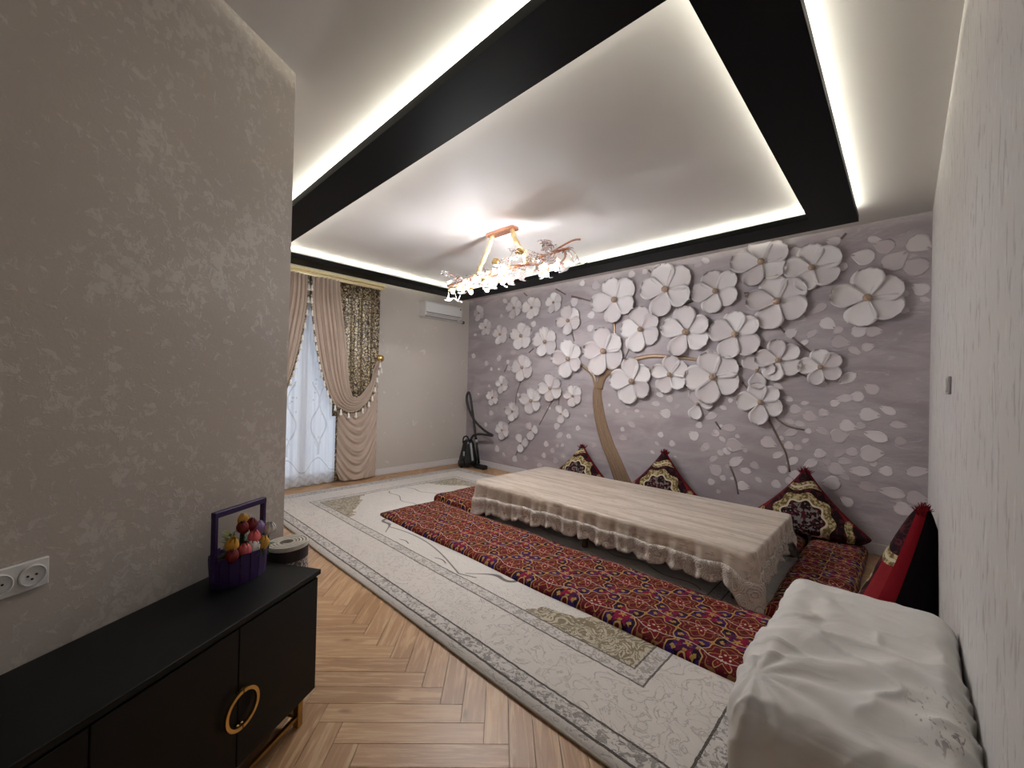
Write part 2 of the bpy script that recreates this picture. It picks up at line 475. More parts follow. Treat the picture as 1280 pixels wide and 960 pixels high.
LOOSE = [(-0.99,1.57,0.051),(-0.9,1.44,0.05),(-0.83,1.33,0.056),(-0.75,1.4,0.038),(-0.7,1.26,0.069),(-0.59,1.31,0.047),(-0.88,1.2,0.05),(-0.79,1.18,0.052),(-1.01,1.14,0.051),(-0.87,1.08,0.067),(-0.72,1.11,0.031),(-0.68,1.11,0.027),(-0.6,1.12,0.059),(-1.07,0.95,0.082),(-0.96,1.01,0.032),(-0.88,0.94,0.05),(-0.8,0.93,0.039),(-0.74,1.01,0.038),(-0.98,0.83,0.061),(-0.85,0.78,0.067),(-0.69,0.78,0.072),(-0.62,0.89,0.058),(-0.94,0.68,0.05),(-0.83,0.64,0.053),(-0.87,0.57,0.042),(-1.16,0.53,0.041),(-0.99,0.51,0.05),(-1.2,0.68,0.052),(-1.29,0.61,0.06),(-1.31,0.43,0.068),(-1.39,0.7,0.088),(-1.41,0.88,0.1),(-1.47,1.08,0.081),(-1.57,1.09,0.035),(-1.54,0.94,0.047),(-1.62,1.01,0.04),(-1.49,0.81,0.051),(-1.56,0.78,0.043),(-1.3,0.84,0.028),(-1.38,0.99,0.029),(-1.63,0.7,0.056),(-1.61,0.57,0.079),(-1.71,0.83,0.052),(-1.67,1.2,0.076),(-1.54,1.31,0.043),(-1.46,1.4,0.029),(-1.48,0.63,0.031),(-1.43,0.5,0.023),(-1.53,0.49,0.039),(-1.65,0.42,0.044),(-1.57,0.32,0.027),(-3.05,1.27,0.024),(-2.92,1.19,0.036),(-2.8,1.16,0.035),(-2.62,1.21,0.038),(-2.55,1.14,0.038),(-2.7,1.02,0.066),(-2.83,0.94,0.036),(-2.82,0.82,0.063),(-2.31,1.44,0.055),(-2.18,1.39,0.051),(-2.36,1.32,0.063),(-2.08,1.3,0.045),(-2.23,1.2,0.077),(-2.35,1.15,0.046),(-2.29,0.92,0.044),(-2.33,0.8,0.037),(-2.13,0.82,0.043),(-2.39,0.68,0.034),(-2.09,0.66,0.022),(-3.28,0.67,0.046),(-3.57,0.88,0.047),(-3.73,0.75,0.044),(-3.86,0.6,0.04),(-3.83,0.44,0.04),(-1.87,0.95,0.066),(-1.81,1.08,0.045),(-1.62,1.0,0.047),(-1.73,0.82,0.072),(-3.44,1.09,0.032),(-2.76,1.26,0.035),(-0.31,2.84,0.095),(-0.16,2.91,0.085),(-0.08,2.76,0.101),(0.08,2.88,0.092),(0.05,2.68,0.102),(-0.23,2.68,0.057),(0.09,2.47,0.068),(-0.54,3.04,0.061),(-0.03,2.44,0.055),(-0.03,2.3,0.062),(-0.5,2.54,0.03),(-0.64,2.38,0.074),(-0.57,2.21,0.076),(-0.49,2.14,0.045),(-0.47,2.02,0.082),(-0.32,2.12,0.073),(-0.36,1.93,0.059),(-0.26,1.96,0.05),(-0.22,2.11,0.064),(0.12,2.37,0.04),(-0.23,2.99,0.057),(-0.47,2.77,0.052),(-0.41,1.66,0.085),(-0.61,1.6,0.059),(-0.23,1.56,0.064),(-0.43,1.46,0.069),(-0.34,1.48,0.062),(-0.5,1.41,0.043),(-0.59,1.31,0.047),(-0.24,1.31,0.08),(-0.11,1.36,0.065),(-0.04,1.23,0.061),(-0.4,1.19,0.069),(-0.3,1.2,0.039),(-0.46,1.09,0.079),(-0.19,1.11,0.092),(-0.02,1.08,0.043),(-0.22,0.94,0.089),(-0.46,0.92,0.06),(-0.37,0.94,0.052),(-0.61,0.89,0.054),(-0.55,0.81,0.042),(-0.42,0.84,0.059),(-0.48,0.75,0.076),(-0.42,0.69,0.046),(-0.3,0.76,0.084),(-0.12,0.79,0.053),(0.09,0.82,0.078),(-0.52,0.61,0.077),(-0.24,0.62,0.08),(-0.07,0.6,0.093),(0.09,0.58,0.072),(-0.4,0.45,0.059),(-0.21,0.85,0.032),(0.01,0.46,0.076),(-5.33,1.99,0.054),(-5.65,1.92,0.056),(-5.52,1.81,0.039),(-5.32,1.81,0.038),(-5.09,1.94,0.043),(-5.06,1.82,0.058),(-4.97,2.1,0.074),(-5.57,1.5,0.039),(-5.86,1.34,0.034),(-6.04,2.07,0.058),(-5.64,0.95,0.05),(-5.49,1.0,0.061),(-5.63,0.78,0.045),(-4.14,1.17,0.044),(-4.29,0.97,0.029),(-3.97,0.89,0.067),(-3.92,0.75,0.076),(-4.18,0.58,0.053),(-4.05,0.49,0.048),(-3.96,0.58,0.036),(-3.86,0.6,0.033),(-4.23,0.39,0.049),(-3.74,0.75,0.046),(-3.57,0.89,0.045),(-3.84,0.43,0.052),(-3.98,0.34,0.057),(-4.87,0.24,0.062),(-4.62,0.29,0.051),(-5.32,0.36,0.065),(-5.14,0.29,0.048),(-4.31,0.22,0.059),(-4.83,1.36,0.039),(-5.2,3.03,0.067),(-4.52,2.56,0.063),(-5.99,2.48,0.048),(-5.31,2.02,0.05),(-6.02,2.07,0.06),(-5.28,2.77,0.045),(-5.99,2.86,0.036),(-3.7,2.83,0.077),(-4.04,2.74,0.04),(-3.39,2.59,0.068),(-3.39,2.4,0.064),(-3.31,3.02,0.079),(-3.56,3.09,0.051),(-2.74,3.09,0.055),(-2.55,3.09,0.045),(-1.77,3.09,0.057),(-1.86,3.05,0.053),(-0.85,3.0,0.064),(-0.88,2.14,0.06),(-0.7,2.12,0.058),(-0.79,2.29,0.042),(-0.77,2.03,0.049)]
TWIGS = [[(-5.08,2.37),(-4.93,2.33)],[(-4.77,1.62),(-4.87,1.36),(-4.88,1.22)],[(-5.18,1.76),(-5.1,1.88)],[(-4.08,1.29),(-4.34,0.88)],[(-3.94,1.34),(-3.95,1.2)],[(-4.6,2.08),(-4.5,2.15)],[(-5.0,0.88),(-5.09,0.8)],[(-4.57,0.72),(-4.6,0.64)],[(-4.77,0.46),(-4.85,0.32)],[(-4.06,3.08),(-3.86,2.96)],[(-3.75,2.92),(-3.56,2.85)],[(-5.07,2.41),(-4.9,2.35)],[(-3.72,2.36),(-3.68,2.22)],[(-4.75,3.11),(-4.67,3.05)],[(-3.74,2.92),(-3.59,2.87),(-3.35,2.78),(-3.17,2.69)],[(-2.5,3.1),(-2.45,3.05)],[(-3.72,2.34),(-3.68,2.22)],[(-2.76,2.05),(-2.83,1.92),(-2.93,1.85)],[(-2.15,2.55),(-1.91,2.61)],[(-2.01,1.59),(-1.92,1.51)],[(-1.34,2.63),(-1.21,2.62)],[(-1.33,2.6),(-1.18,2.47)],[(-1.04,2.29),(-0.94,2.15)],[(-0.87,2.09),(-0.71,1.93)],[(-0.91,2.66),(-0.85,2.68)],[(-1.2,2.02),(-1.07,1.95)],[(-1.2,2.01),(-1.08,1.95)],[(-0.78,1.99),(-0.68,1.91)],[(-0.82,1.73),(-0.72,1.66)],[(-1.42,1.78),(-1.33,1.8)],[(-1.34,1.61),(-1.25,1.5)],[(-1.08,1.23),(-0.99,1.03),(-0.91,0.86),(-0.87,0.66)],[(-1.01,1.23),(-0.9,1.15),(-0.75,1.12)],[(-1.62,1.14),(-1.56,1.05)],[(-1.45,0.64),(-1.39,0.48),(-1.36,0.33)],[(-0.48,3.05),(-0.44,3.1)],[(-0.57,2.97),(-0.53,2.99)]]
def m_petal():
    b = B('mural_petal'); x, y, z = b.xyz(); r = b.rand()
    n = b.noise(b.vec(), 3, 3)
    c = b.mix(r, (.56, .505, .515), (.78, .755, .755))
    b.set('Base Color', b.mix(n*.3, c, (.62, .55, .58))).set('Roughness', .5)
    return b.m
M['petal'] = m_petal()
def m_faint():
    b = B('mural_faint_petal'); r = b.rand()
    b.set('Base Color', b.mix(r.pw(.7), (.46, .40, .42), (.72, .68, .69))).set('Roughness', .55)
    return b.m
M['faint'] = m_faint()
M['pearl'] = simple('mural_pearl', (.50, .36, .26), .18, .25)
M['bark'] = simple('mural_bark', (.33, .225, .15), .30, .35, bump=(20, .3, .004))
M['twig'] = simple('mural_twig', (.17, .12, .10), .5)
wall_mural.data.materials[0] = M['mural']

def petal_mesh(name, wid, cup, curl, mat, point=0.0):
    """cupped petal of unit length along +x, width wid, standing off the wall along -y"""
    nu, nv = 14, 8; V = []; F = []
    for i in range(nu+1):
        u = i/nu
        w = wid*.5*(min(1, (u+.04)/.56)**(.8 if not point else .6))*math.sqrt(max(.004, 1-max(0, (u-.56)/.44)**(2.2 if not point else 1.5)))
        for j in range(nv+1):
            s = j/nv*2-1
            yy = -(.018 + cup*(abs(s)**2.2)*(.35+.65*u) + curl*u**3 + .012*u)
            if abs(s) > .9 or i == nu: yy -= .008
            V.append((u*1.0-.02*abs(s)*u, yy, s*w))
    n1 = nv+1
    for i in range(nu):
        for j in range(nv): F.append((i*n1+j, i*n1+j+1, (i+1)*n1+j+1, (i+1)*n1+j))
    b0 = len(V)                      # back edge so the petal is closed down to the wall
    rim = [i*n1 for i in range(nu+1)]+[nu*n1+j for j in range(1, nv+1)]+[i*n1+nv for i in range(nu-1, -1, -1)]
    for k in rim: V.append((V[k][0]*.94, 0.0, V[k][2]*.86))
    for k in range(len(rim)-1): F.append((rim[k], rim[k+1], b0+k+1, b0+k))
    me = bpy.data.meshes.new(name); me.from_pydata(V, [], F); me.update()
    bm = bmesh.new(); bm.from_mesh(me); bmesh.ops.recalc_face_normals(bm, faces=bm.faces); bm.to_mesh(me); bm.free()
    me.polygons.foreach_set('use_smooth', [True]*len(me.polygons)); me.materials.append(mat); return me
PM = [petal_mesh('petal', .94, .10, .05, M['petal']), petal_mesh('petal', .84, .13, .08, M['petal']), petal_mesh('petal', 1.0, .08, .03, M['petal'])]
V, F = lathe_data([(.02, -1), (.5, -.86), (.86, -.5), (1, 0), (.86, .5), (.5, .86), (.02, 1)], 12)
pearl_me = bpy.data.meshes.new('pearl'); pearl_me.from_pydata([tuple(v) for v in V], [], F); pearl_me.materials.append(M['pearl'])
pearl_me.polygons.foreach_set('use_smooth', [True]*len(pearl_me.polygons))
rnd = random.Random(3)
A5 = (98, 33, -33, -107, 172); A3 = (120, 10, -95)
for q, (x, z, r, k) in enumerate(FLOWERS):
    fl = bpy.data.objects.new('flower', pearl_me)
    fl.location = (x, YM-.09*r-.022, z); sc = r*(.125 if k == 5 else .11); fl.scale = (sc, sc, sc)
    link(fl, wall_mural)
    rot0 = rnd.uniform(-9, 9)
    for j, a in enumerate(A5 if k == 5 else A3):
        p = bpy.data.objects.new('petal', rnd.choice(PM))
        an = math.radians(a+rot0+rnd.uniform(-6, 6)); s = r*rnd.uniform(.90, 1.05)
        rot = Matrix.Rotation(-an, 4, 'Y') @ Matrix.Rotation(rnd.uniform(-.10, .10), 4, 'X')
        off = Vector((math.cos(an)*r*.05, -.0025*j-.003, math.sin(an)*r*.05))
        # child of the flower: undo the pearl's scale
        p.matrix_local = Matrix.Scale(1/sc, 4) @ Matrix.Translation(off+Vector((0, .09*r+.020, 0))) @ rot @ Matrix.Scale(s, 4)
        link(p, fl)
LM = [petal_mesh('loose_petal', .85, .02, .0, M['faint']), petal_mesh('loose_petal', .6, .03, .0, M['faint'], .8), petal_mesh('loose_petal', .95, .02, .01, M['faint'])]
for x, z, s in LOOSE:
    p = bpy.data.objects.new('loose_petal', rnd.choice(LM)); an = rnd.uniform(-.7, .7)+rnd.choice((0, PI))
    L = s*2.0
    p.matrix_local = Matrix.Translation((x-math.cos(an)*s, YM+.012*L, z-math.sin(an)*s)) @ Matrix.Rotation(-an, 4, 'Y') @ Matrix.Diagonal((L, L*.6, L, 1))
    link(p, wall_mural)
def relief(name, pts, w0, w1, mat, dep=.5, sub=6):
    P3 = spline([(x, YM-.002, z) for x, z in pts], sub); k = len(P3)
    V, F = tube_data(P3, [lerp(w0, w1, i/(k-1)) for i in range(k)], 8)
    V = [Vector((v.x, YM+(v.y-YM)*dep, v.z)) for v in V]
    return mesh(name, V, F, mat, wall_mural, True)
TRUNK = [(-2.70, .02), (-2.82, .24), (-2.92, .44), (-3.06, .71), (-3.17, .99), (-3.235, 1.27), (-3.25, 1.45), (-3.22, 1.60)]
for q_, (dx, w) in enumerate(((-.082, .036), (-.044, .030), (-.006, .036), (.034, .028), (.078, .038))):
    k = len(TRUNK)
    relief('trunk_strand', [(x+dx*(1.25-.75*i/(k-1)), z) for i, (x, z) in enumerate(TRUNK)], w*1.15, w*.62, M['bark'], .6+.25*(q_ in (1, 3)))
relief('branch', [(-3.27, 1.5), (-3.32, 1.68), (-3.45, 1.79), (-3.61, 1.9)], .035, .022, M['bark'])
relief('branch', [(-3.24, 1.5), (-3.16, 1.71), (-3.03, 1.89), (-2.98, 2.02), (-3.0, 2.48)], .045, .02, M['bark'])
relief('branch', [(-3.2, 1.5), (-3.13, 1.68), (-2.89, 1.84), (-2.71, 1.9), (-2.46, 1.945), (-2.21, 1.93), (-1.96, 1.9), (-1.72, 1.86)], .045, .018, M['bark'])
relief('branch', [(-3.22, 1.45), (-3.19, 1.65), (-3.08, 1.83), (-2.95, 1.95)], .03, .02, M['bark'])
for t in TWIGS: relief('twig', t, .012, .009, M['twig'], .5, 3)

# ------------------------------------------------------------------ air conditioner
ac = thing('air_conditioner', 'white wall-mounted air conditioner beside the room corner', 'air conditioner', (XW, 4.46, 2.69))
bm = bmesh.new()       # rounded wedge body
prof = [(0, .0), (.10, .0), (.185, .035), (.205, .075), (.205, .24), (.19, .262), (0, .268)]
w = .40
V = [(x, s*w, z) for s in (-1, 1) for x, z in prof]; n = len(prof)
mesh('body', V, [tuple(range(n)), tuple(reversed(range(n, 2*n)))]+[(i, i+n, (i+1) % n+n, (i+1) % n) for i in range(n)], M['white_plastic'], ac)
box('front_panel', (.2075, 0, .158), (.008, .79, .165), M['white_plastic'], ac, .003)
M['grey_plastic'] = simple('grey_plastic', (.33, .32, .32), .4)
o = box('louvre', (.155, 0, .026), (.10, .72, .006), M['grey_plastic'], ac, .002); o.rotation_euler = (0, -.45, 0)
box('louvre_slot', (.205, 0, .068), (.006, .76, .010), M['dark'], ac)
box('display', (.2125, .365, .215), (.004, .022, .030), M['dark'], ac)
tube('pipe', [(.05, .40, .02), (.05, .47, .015), (.05, .55, .012)], .018, M['white_plastic'], ac)
box('pipe_end', (.05, .565, .012), (.05, .03, .05), M['dark'], ac, .004)

# ------------------------------------------------------------------ curtains
def m_fabric(name, c1, c2, rough=.7, sheen=.4, weave=420):
    b = B(name); v = b.vec(); n = b.noise(v, 5, 3); w = b.noise(v, weave, 2)
    b.set('Base Color', b.mix(n, c1, c2)).set('Roughness', rough).set('Sheen Weight', sheen)
    b.bump(w, .15, .001); return b
M['drape'] = m_fabric('beige_drape', (.40, .30, .235), (.50, .39, .315), .6).m
def m_scroll():
    b = B('brown_gold_brocade'); x, y, z = b.xyz()
    v = b.comb(x, y, z); n = b.noise(v, 9, 2, .5, 3.0)
    w = ((n*46.0).sin()).smooth(.05, .4)
    d = b.vor(v, 20, 'DISTANCE_TO_EDGE').smooth(.12, .04)
    g = b.noise(v, 3, 2)
    b.set('Base Color', b.mix(w*(1.0-d), (.030, .014, .007), b.mix(g, (.62, .47, .22), (.82, .72, .52))))
    b.set('Roughness', .42).set('Metallic', w*.25); return b.m
M['scroll'] = m_scroll()
def m_sheer():
    b = B('embroidered_sheer'); x, y, z = b.xyz()
    P = .42; u = ((y/P).fract()-.5)
    ln = 0.012
    zz = z
    a1 = (u - (zz*9.0).sin()*.13 - .12).abs().lt(ln*2.2)*zz.lt(1.5)*zz.gt(.45)
    a2 = (u + (zz*9.0).sin()*.13 + .12).abs().lt(ln*2.2)*zz.lt(1.5)*zz.gt(.45)
    dia = ((u.abs()*.42*2.0+(zz-.62).abs())-.09).abs().lt(.010)
    sc = ((u*6.2832).cos()*.10+.30-zz).abs().lt(.010)
    hem = (zz*60.0+(y*40.0).sin()*2.0).sin().gt(.2)*zz.lt(.16)
    fl = b.vor(b.comb(x*0.0, y, z), 14).lt(.19)*zz.gt(1.02)*zz.lt(1.55)*((u*2.0).abs()).lt(.55)
    k = (a1+a2+dia+sc+hem*.5+fl).clamp()
    b.set('Base Color', b.mix(k*.8, (.82, .83, .85), (.36, .29, .20))).set('Roughness', .8)
    tr = b.nt.nodes.new('ShaderNodeBsdfTranslucent'); tr.inputs[0].default_value = (.84, .87, .92, 1)
    tp = b.nt.nodes.new('ShaderNodeBsdfTransparent')
    m1 = b.nt.nodes.new('ShaderNodeMixShader'); m1.inputs[0].default_value = .40
    m2 = b.nt.nodes.new('ShaderNodeMixShader'); m2.inputs[0].default_value = .10
    b.nt.links.new(b.p.outputs[0], m1.inputs[1]); b.nt.links.new(tr.outputs[0], m1.inputs[2])
    b.nt.links.new(m1.outputs[0], m2.inputs[1]); b.nt.links.new(tp.outputs[0], m2.inputs[2])
    b.nt.links.new(m2.outputs[0], b.nt.nodes['Material Output'].inputs[0]); return b.m
M['sheer'] = m_sheer()
M['cream_gold'] = simple('cream_gold_cornice', (.72, .62, .38), .38, .25)
M['pearl_white'] = simple('tassel_bead', (.86, .82, .75), .3)
CY = 2.17
cor = thing('curtain_cornice', 'cream and gold curtain cornice above the window drapes', 'cornice', (XW, CY, 2.99))
prof = [(0, .0), (.15, .0), (.155, .02), (.165, .03), (.165, .055), (.175, .065), (.175, .085), (0, .085)]
w = 1.12; V = [(x, s*w, z) for s in (-1, 1) for x, z in prof]; n = len(prof)
mesh('moulding', V, [tuple(range(n)), tuple(reversed(range(n, 2*n)))]+[(i, i+n, (i+1) % n+n, (i+1) % n) for i in range(n)], M['cream_gold'], cor)
box('gold_strip', (.170, 0, .042), (.012, 2*w, .010), M['gold'], cor)
for s in (-1, 1): box('end_cap', (.09, s*(w+.006), .043), (.18, .012, .092), M['cream_gold'], cor, .004)

sh = thing('sheer_curtain', 'white sheer curtain with scroll embroidery hanging in front of the window', 'curtain', (XW+.042, 2.17, 0))
def fsheer(u, v):
    y = lerp(-.98, .86, u); z = lerp(.02, 2.99, v)
    x = .016*math.sin(u*2*PI*13+.6*math.sin(u*17))*(1-.35*v)+.006*math.sin(u*2*PI*31)
    if v < .01: z += .012*math.sin(u*2*PI*13+1)
    return (x, y, z)
grid('sheer_panel', 200, 24, fsheer, M['sheer'], sh)

TAS = [(-.012, 2.99), (-.010, 2.6), (.05, 2.15), (.10, 1.87), (.17, 1.59), (.29, 1.27), (.41, 1.13), (.60, 1.045), (.78, 1.12), (.93, 1.31), (1.02, 1.66), (1.055, 1.86)]
INN = [(.385, 3.0), (.41, 2.75), (.47, 2.35), (.52, 1.95), (.55, 1.62), (.585, 1.40), (.64, 1.28), (.72, 1.29), (.81, 1.38), (.90, 1.52), (.98, 1.70), (1.055, 1.88)]
def curtain_side(sgn, label):
    t = thing('drapery_curtain', label, 'curtain', (XW, CY+.035*sgn, 0), 0, 'drapes framing the window')
    O = spline([(0, a*sgn, b_) for a, b_ in TAS], 5); I = spline([(0, a*sgn, b_) for a, b_ in INN], 5); K = len(O)-1
    # patterned side panel
    def fp(u, v):
        y = lerp(.34, 1.05, u)*sgn; z = lerp(1.0, 2.995, v)
        return (.100+.014*math.sin(u*2*PI*4.2)+.006*math.sin(u*2*PI*9+v*2), y, z)
    grid('patterned_panel', 60, 10, fp, M['scroll'], t, thick=.004)
    def fpl(u, v):                                   # sliver of the same cloth that shows at the foot
        return (.092+.012*math.sin(u*2*PI*2), lerp(.40, .56, u)*sgn, lerp(.03, 1.3, v))
    grid('patterned_foot', 14, 8, fpl, M['scroll'], t, thick=.004)
    def fs(u, v):
        i = min(int(v*K), K-1); f = v*K-i
        a = O[i].lerp(O[i+1], f); b_ = I[i].lerp(I[i+1], f); p = a.lerp(b_, u)
        amp = .018*(1-.55*v)*math.sin(PI*min(1, max(0, u)))**.3
        gather = 1-.4*sstep((v-.75)/.25)
        x = .145+.03*math.sin(PI*u)*gather+amp*math.sin(u*2*PI*(6.5)+.7*math.sin(v*5))+.006*math.sin(u*2*PI*15+v*3)
        return (x, p.y, p.z)
    grid('swag', 64, 60, fs, M['drape'], t, thick=.004)
    def fl(u, v):
        y = lerp(.415, 1.05, u); top = 1.05+.85*sstep((u-.45)/.55)**1.6 if u > .45 else 1.06+.18*(.45-u)
        bot = .02+.10*max(0, (.16-u)/.16)**2
        z = lerp(bot, top, v)
        lev = z-1.25*(u-.52)**2*(1 if u < .52 else 1.7)
        y2 = y+.10*max(0, (.1-v)/.1)*max(0, .25-u)
        x = .115+(.016*math.sin(lev*44+.9*math.sin(u*5)+1.2*math.sin(lev*7))+.007*math.sin(lev*97+u*3))*(.35+.65*math.sin(PI*min(1,u*.94+.03)))+.022*math.sin(PI*u)
        return (x, y2*sgn, z)
    grid('lower_drape', 46, 90, fl, M['drape'], t, thick=.004)
    # braid and bead tassels along the free edge
    tube('braid', [Vector((.157, p.y, p.z)) for p in O], .011, M['scroll'], t, 6)
    V, F = lathe_data([(.004, 0), (.007, -.012), (.016, -.022), (.013, -.05), (.02, -.062), (.022, -.085), (.006, -.092)], 8)
    tme = bpy.data.meshes.new('tassel'); tme.from_pydata([tuple(v) for v in V], [], F); tme.materials.append(M['pearl_white'])
    tme.polygons.foreach_set('use_smooth', [True]*len(tme.polygons))
    acc = 0; last = O[0]
    for p in O[1:]:
        seg = (p-last).length; acc += seg
        if acc > .105:
            acc = 0; o = bpy.data.objects.new('tassel', tme); o.location = (.168, p.y, p.z); link(o, t)
        last = p
    kn = lathe('tieback_knob', [(.004, 0), (.018, .0), (.018, .07), (.05, .08), (.062, .10), (.055, .125), (.03, .14), (.004, .145)], M['gold'], t, 16)
    kn.location = (.03, 1.075*sgn, 1.90); kn.rotation_euler = (0, PI/2, 0)
    for k in range(2):
        o = bpy.data.objects.new('tassel', tme); o.location = (.16, (1.05+.03*k)*sgn, 1.84-.09*k); link(o, t)
    return t
curtain_side(1, 'beige swag drape with brown-gold panel and bead tassels, nearer the air conditioner')
curtain_side(-1, 'beige swag drape with bead tassels half hidden behind the end of the silver plaster wall')

# ------------------------------------------------------------------ chandelier
ch = thing('chandelier', 'rose-gold branch chandelier with glass flowers and lit bulbs', 'chandelier', (-3.11, 3.04, CEIL))
M['rose_gold'] = simple('rose_gold', (.80, .42, .28), .25, .9)
M['pale_gold'] = simple('pale_gold_cord', (.72, .58, .30), .35, .6, bump=(60, .8, .01))
M['bulb'] = emit('bulb_glow', (.96, .97, 1.0), BULB_POWER)
b = B('flower_glass'); b.set('Base Color', (.95, .97, 1.0)).set('Roughness', .06).set('Transmission Weight', .85).set('IOR', 1.35)
M['flower_glass'] = b.m
box('canopy', (0, 0, -.02), (.40, .10, .038), M['rose_gold'], ch, .008, 2)
rc = random.Random(11)
for s in (-1, 1):
    pts = spline([(s*.15, 0, -.03), (s*.20, 0, -.15), (s*.33, 0, -.33), (s*.36, 0, -.43)], 6)
    tube('suspension_cord', pts, [.026+.006*math.sin(i*2.1) for i in range(len(pts))], M['pale_gold'], ch, 8)
main = spline([(-.90, -.02, -.46), (-.62, .06, -.44), (-.36, -.02, -.45), (-.1, .04, -.42), (.15, -.05, -.45), (.38, .02, -.42), (.62, -.03, -.40), (.86, .03, -.37)], 6)
tube('main_branch', main, .013, M['rose_gold'], ch, 8)
tube('main_branch', spline([(-.66, -.10, -.50), (-.3, -.13, -.47), (0, -.08, -.50), (.3, -.14, -.47), (.6, -.08, -.50)], 6), .011, M['rose_gold'], ch, 8)
tube('main_branch', spline([(-.6, .14, -.48), (-.2, .12, -.50), (.2, .15, -.47), (.55, .12, -.48)], 6), .011, M['rose_gold'], ch, 8)
# glass flower, four cupped petals on a wire
V, F = [], []
for k in range(4):
    a = k*PI/2; ca, sa = math.cos(a), math.sin(a); b0 = len(V)
    for i in range(5):
        u = i/4; wd = .020*math.sin(PI*(.12+.80*u))
        for j in (-1, 0, 1):
            r_, h_ = .006+.042*u, -.022*u+.030*u*u+(.006 if j else 0)
            V.append(Vector((ca*r_-sa*wd*j, sa*r_+ca*wd*j, h_)))
    for i in range(4):
        for j in range(2): F.append((b0+i*3+j, b0+i*3+j+1, b0+(i+1)*3+j+1, b0+(i+1)*3+j))
V, F = tube_data([(0, 0, .05), (0, 0, -.004)], .004, 5, V=V, F=F)
fme = bpy.data.meshes.new('glass_flower'); fme.from_pydata([tuple(v) for v in V], [], F); fme.materials.append(M['flower_glass'])
V, F = lathe_data([(.004, .022), (.030, .026), (.046, .046), (.048, .046), (.034, .020), (.004, .016)], 18)
cme = bpy.data.meshes.new('bulb_cup'); cme.from_pydata([tuple(v) for v in V], [], F); cme.materials.append(M['gold'])
cme.polygons.foreach_set('use_smooth', [True]*len(cme.polygons))
V, F = lathe_data([(.004, .034), (.014, .040), (.022, .055), (.024, .068), (.020, .080), (.010, .089), (.002, .091)], 14)
bme = bpy.data.meshes.new('bulb'); bme.from_pydata([tuple(v) for v in V], [], F); bme.materials.append(M['bulb'])
bme.polygons.foreach_set('use_smooth', [True]*len(bme.polygons))
bulbs = [(.02, -.10, -.33, 2.15, 2.3), (.36, -.10, -.30, 2.1, 2.4), (-.10, -.16, -.50, 2.2, 2.2), (-.82, -.02, -.48, 2.8, .2), (-.66, .12, -.48, 2.7, 1.4), (-.55, -.10, -.50, 2.8, -1.2), (-.34, .10, -.50, 2.7, 2.0), (-.22, -.12, -.47, 2.4, -1.8), (-.02, .04, -.46, 2.8, .7),
         (.14, -.12, -.46, 2.6, -1.2), (.5, .10, -.47, 2.7, 1.0), (.60, -.05, -.47, 2.8, .0)]
for x, y, z, tilt, az in bulbs:
    c = bpy.data.objects.new('bulb_cup', cme); c.location = (x, y, z); c.rotation_euler = (0, tilt, az); link(c, ch)
    d = bpy.data.objects.new('bulb', bme); link(d, c)
for k in range(74):
    u = rc.random(); x = lerp(-.93, .90, u)
    y = rc.uniform(-.20, .20); z = -.46+.06*u+(rc.uniform(-.17, -.06) if k % 3 == 0 else rc.uniform(-.12, .10))
    base = min(main, key=lambda p: abs(p.x-x))
    tip = Vector((x, y, z))
    tube('twig', spline([base, base.lerp(tip, .5)+Vector((0, 0, .03)), tip], 3), .003, M['rose_gold'], ch, 5)
    o = bpy.data.objects.new('glass_flower', fme); o.location = tip
    s = rc.uniform(1.05, 1.6); o.scale = (s, s, s)
    up = z > base.z+.03
    o.rotation_euler = (rc.uniform(-.7, .7)+(PI if up else 0), rc.uniform(-.7, .7), rc.uniform(0, 6)); link(o, ch)
for pts in ([(.62, -.03, -.40), (.78, -.02, -.36), (.92, 0, -.32), (1.0, .0, -.33)], [(.80, .02, -.37), (.84, 0, -.45), (.80, -.03, -.52)]):
    tube('twig', spline(pts, 4), .009, M['rose_gold'], ch, 6)

